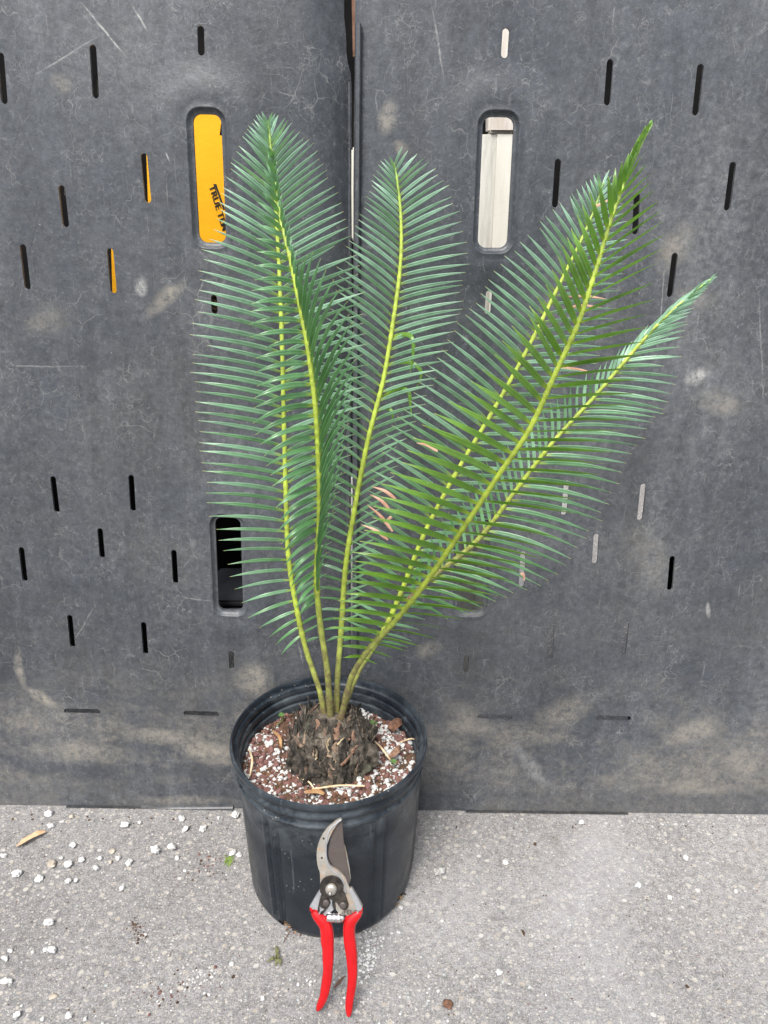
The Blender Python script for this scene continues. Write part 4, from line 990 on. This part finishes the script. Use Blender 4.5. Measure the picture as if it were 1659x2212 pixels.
plate('blade_spine', [(966,690),(982,700),(1030,900),(1075,1150),(1092,1320),(1080,1390),(1060,1440),(1070,1300),(1040,1080),(1000,860)], -.0026, .0001, M['steel'])
plate('hook_blade', [(938,190),(925,174),(895,169),(862,186),(800,232),(740,280),(676,335),(620,400),(575,465),(540,530),(508,600),(485,680),(468,765),(463,850),(468,950),(480,1040),(500,1110),(520,1160),(528,1220),(530,1290),(528,1380),(530,1480),(600,1540),(700,1580),(780,1640),(812,1700),(820,1790),(826,1870),(870,1925),(985,1965),(1040,1985),(1200,1930),(1322,1845),(1318,1800),(1290,1740),(1240,1650),(1180,1540),(1130,1465),(1105,1455),(1083,1470),(1062,1440),(1040,1370),(1010,1290),(960,1220),(900,1160),(850,1125),(790,1095),(740,1060),(700,1010),(672,950),(650,880),(640,790),(650,690),(680,600),(720,500),(770,400),(820,320),(870,255)], .0010, .0042, M['steel'])
# raised bright edge of the hook
verts, faces = [], []
C = spline([(925,190),(820,268),(700,400),(655,560),(640,700),(640,860),(668,980),(720,1080),(800,1160),(880,1230),(950,1330),(990,1450),(1015,1560)], 60)
tube(verts, faces, [pp(*c3(x, y), .0042) for x, y in C], [.0009] * 61, 6)
mk('bright_edge', verts, faces, M['chrome'] if False else M['alloy'], pru, None, True)
for x, y in ((597, 538), (562, 898)): plate('rivet', disc(x, y, 20), .0041, .0045, M['blacksteel'], bev=0)
plate('handle_plate', [(528,1500),(470,1590),(400,1710),(332,1826),(336,1860),(420,1915),(560,1990),(610,2020),(650,1960),(760,1895),(776,1870),(752,1800),(750,1700),(700,1600),(600,1520)], -.0005, .0034, M['alloy'])
plate('handle_plate', [(1062,1500),(1120,1600),(1170,1720),(1215,1925),(1318,1850),(1300,1775),(1240,1650),(1180,1545),(1128,1466),(1085,1476)], .0040, .0060, M['alloy'])
# locking plate: round head with a lobe
lp = []
for i in range(25):
    a = R(150 + 225 * i / 24); lp.append((742 + 222 * math.cos(a), 1440 + 222 * math.sin(a)))
lp = lp + [(985,1540),(1010,1600),(1035,1680),(1060,1750),(1055,1800),(1020,1840),(965,1850),(910,1830),(880,1780),(850,1730),(800,1690),(760,1670),(700,1640),(640,1600),(590,1550)]
plate('locking_plate', lp, .0044, .0062, M['blacksteel'])
plate('locking_plate', [(590,1540),(545,1590),(520,1680),(500,1770),(480,1880),(490,1915),(525,1945),(570,1945),(620,1890),(690,1800),(728,1730),(700,1660),(640,1590)], .0036, .0054, M['blacksteel'])
for i in range(17):
    a = R(195 + 200 * i / 16); x, y = 742 + 176 * math.cos(a), 1440 + 176 * math.sin(a)
    plate('tooth', [(x-9, y-12), (x+9, y-12), (x+9, y+12), (x-9, y+12)], .0061, .0068, M['blacksteel'], bev=0)
def dome(name, cx, cy, r, h0, hh, mat, conv=c3):
    verts, faces = [], []; n = 28; rows = [(1, 0), (1, .35), (.93, .62), (.75, .85), (.5, .96), (.2, 1)]
    for rr, hz in rows:
        for i in range(n): verts.append(pp(*conv(cx + r*rr*math.cos(6.2832*i/n), cy + r*rr*math.sin(6.2832*i/n)), h0 + hh*hz))
    for k in range(len(rows)-1):
        for i in range(n): faces.append((k*n+i, k*n+(i+1) % n, (k+1)*n+(i+1) % n, (k+1)*n+i))
    faces.append(tuple((len(rows)-1)*n+i for i in range(n)))
    return mk(name, verts, faces, mat, pru, None, True)
plate('washer', disc(738, 1460, 140), .0060, .0068, M['blacksteel'])
dome('pivot_nut', 738, 1450, 108, .0066, .0042, M['steel'])
dome('pivot_screw', 722, 1500, 44, .0100, .0012, M['blacksteel'])
dome('pivot_screw', 722, 1500, 30, .0108, .0010, M['steel'])
dome('bolt_head', 955, 1760, 68, .0060, .0020, M['blade'])
dome('bolt_head', 640, 1725, 62, .0052, .0016, M['blade'])
plate('lock_catch', [(525,1785),(560,1815),(606,1830),(585,1860),(548,1875),(520,1930),(500,1925),(530,1865)], .0053, .0066, M['alloy'])
plate('stop_gap', [(778,1700),(806,1712),(812,1860),(790,1885),(770,1860)], -.001, .0014, M['blacksteel'])
text_mesh('lettering', 'FELCO', pp(*c3(962, 1918), .0063), pp(*c3(1110, 1925), .0063) - pp(*c3(962, 1918), .0063), pp(*c3(962, 1800), .0063) - pp(*c3(962, 1918), .0063), .0068, .0002, M['blade'], pru, 0, .0)
verts, faces = [], []
tube(verts, faces, [pp(*c3(950 + 80 + 88*math.cos(a), 1893 + 44*math.sin(a)), .0063) for a in [i*6.2832/28 for i in range(29)]], .00018, 4, cap=False)
mk('oval_mark', verts, faces, M['blade'], pru)
# spring barrel
verts, faces = [], []
xs = [(632, 62), (640, 72), (735, 76), (742, 70), (750, 77), (815, 77), (822, 70), (830, 77), (885, 75), (892, 62), (900, 68), (925, 62), (932, 50), (945, 50)]
tube(verts, faces, [pp(*c4(x, 244 + (x-640)*.03), .0035) for x, r in xs], [r * .11956 / F * (pp(720, 1976) - CAM).length for x, r in xs], 20)
mk('spring', verts, faces, M['chrome'], pru, None, True)
for x in (785, 905):
    verts, faces = [], []
    tube(verts, faces, [pp(*c4(x-3, 249), .0035), pp(*c4(x+3, 249), .0035)], 79 * .11956 / F * (pp(720, 1976) - CAM).length if x == 785 else .0056, 20)
    mk('spring_band', verts, faces, M['blacksteel'], pru, None, True)
# grips
def grip(rows, name='grip'):
    rr = spline(rows, 48); verts, faces = [], []; n = 22; k = len(rr); scale = .11956 / F
    for i, (x, y, hw, th) in enumerate(rr):
        a, b = rr[max(i-1, 0)], rr[min(i+1, k-1)]; dx, dy = b[0]-a[0], b[1]-a[1]; L = math.hypot(dx, dy) or 1; nx, ny = dy/L, -dx/L
        th = max(th, .0008)
        for j in range(n):
            q = 2*math.pi*j/n; cx, cy = math.cos(q), math.sin(q)
            gr_ = 1 - (.16 * math.exp(-((q - 1.15) / .16) ** 2) if i > 6 and i < k - 8 else 0)
            cx = math.copysign(abs(cx)**.85, cx); cy = math.copysign(abs(cy)**.9, cy) * gr_
            verts.append(pp(*c4(x + nx*hw*cx, y + ny*hw*cx), .0018 + th*cy))
    for i in range(k-1):
        for j in range(n): faces.append((i*n+j, i*n+(j+1) % n, (i+1)*n+(j+1) % n, (i+1)*n+j))
    faces.append(tuple(range(n))); faces.append(tuple((k-1)*n+j for j in range(n)))
    return mk(name, verts, faces, M['red'], pru, None, True)
grip([(372,132,50,.0035),(440,205,88,.005),(520,290,108,.0058),(585,370,112,.0062),(618,450,117,.0066),(636,570,121,.0068),(640,700,122,.0068),(650,800,110,.0066),(652,900,108,.0066),(652,1000,106,.0064),(652,1100,98,.0062),(650,1200,90,.006),(642,1300,93,.006),(628,1400,94,.006),(612,1500,90,.006),(590,1620,84,.0056),(562,1720,74,.0054),(518,1820,66,.005),(480,1890,48,.0042),(458,1935,24,.0025),(452,1950,6,.001)])
grip([(1262,110,24,.0035),(1216,168,70,.005),(1140,235,98,.0056),(1075,300,112,.0062),(1040,390,112,.0064),(1032,500,110,.0066),(1036,600,110,.0066),(1048,720,112,.0066),(1066,850,110,.0066),(1080,980,104,.0066),(1088,1120,98,.0062),(1092,1260,92,.006),(1088,1400,86,.0058),(1074,1540,82,.0058),(1052,1680,78,.0056),(1036,1800,74,.0054),(1030,1900,68,.005),(1028,1980,54,.0042),(1026,2030,34,.003),(1025,2052,8,.001)])
plate('grip', [(334,1838),(345,1822),(400,1868),(560,1968),(615,2005),(640,2050),(560,2070),(450,2010),(380,1930),(340,1880)], .0030, .0042, M['red'])
plate('grip', [(1322,1800),(1290,1838),(1225,1900),(1120,1945),(1000,1985),(985,2030),(1100,2060),(1240,2000),(1318,1890)], .0042, .0062, M['red'])
dome('handle_cap', 452, 1952, 14, -.002, .002, M['blacksteel'], c4)
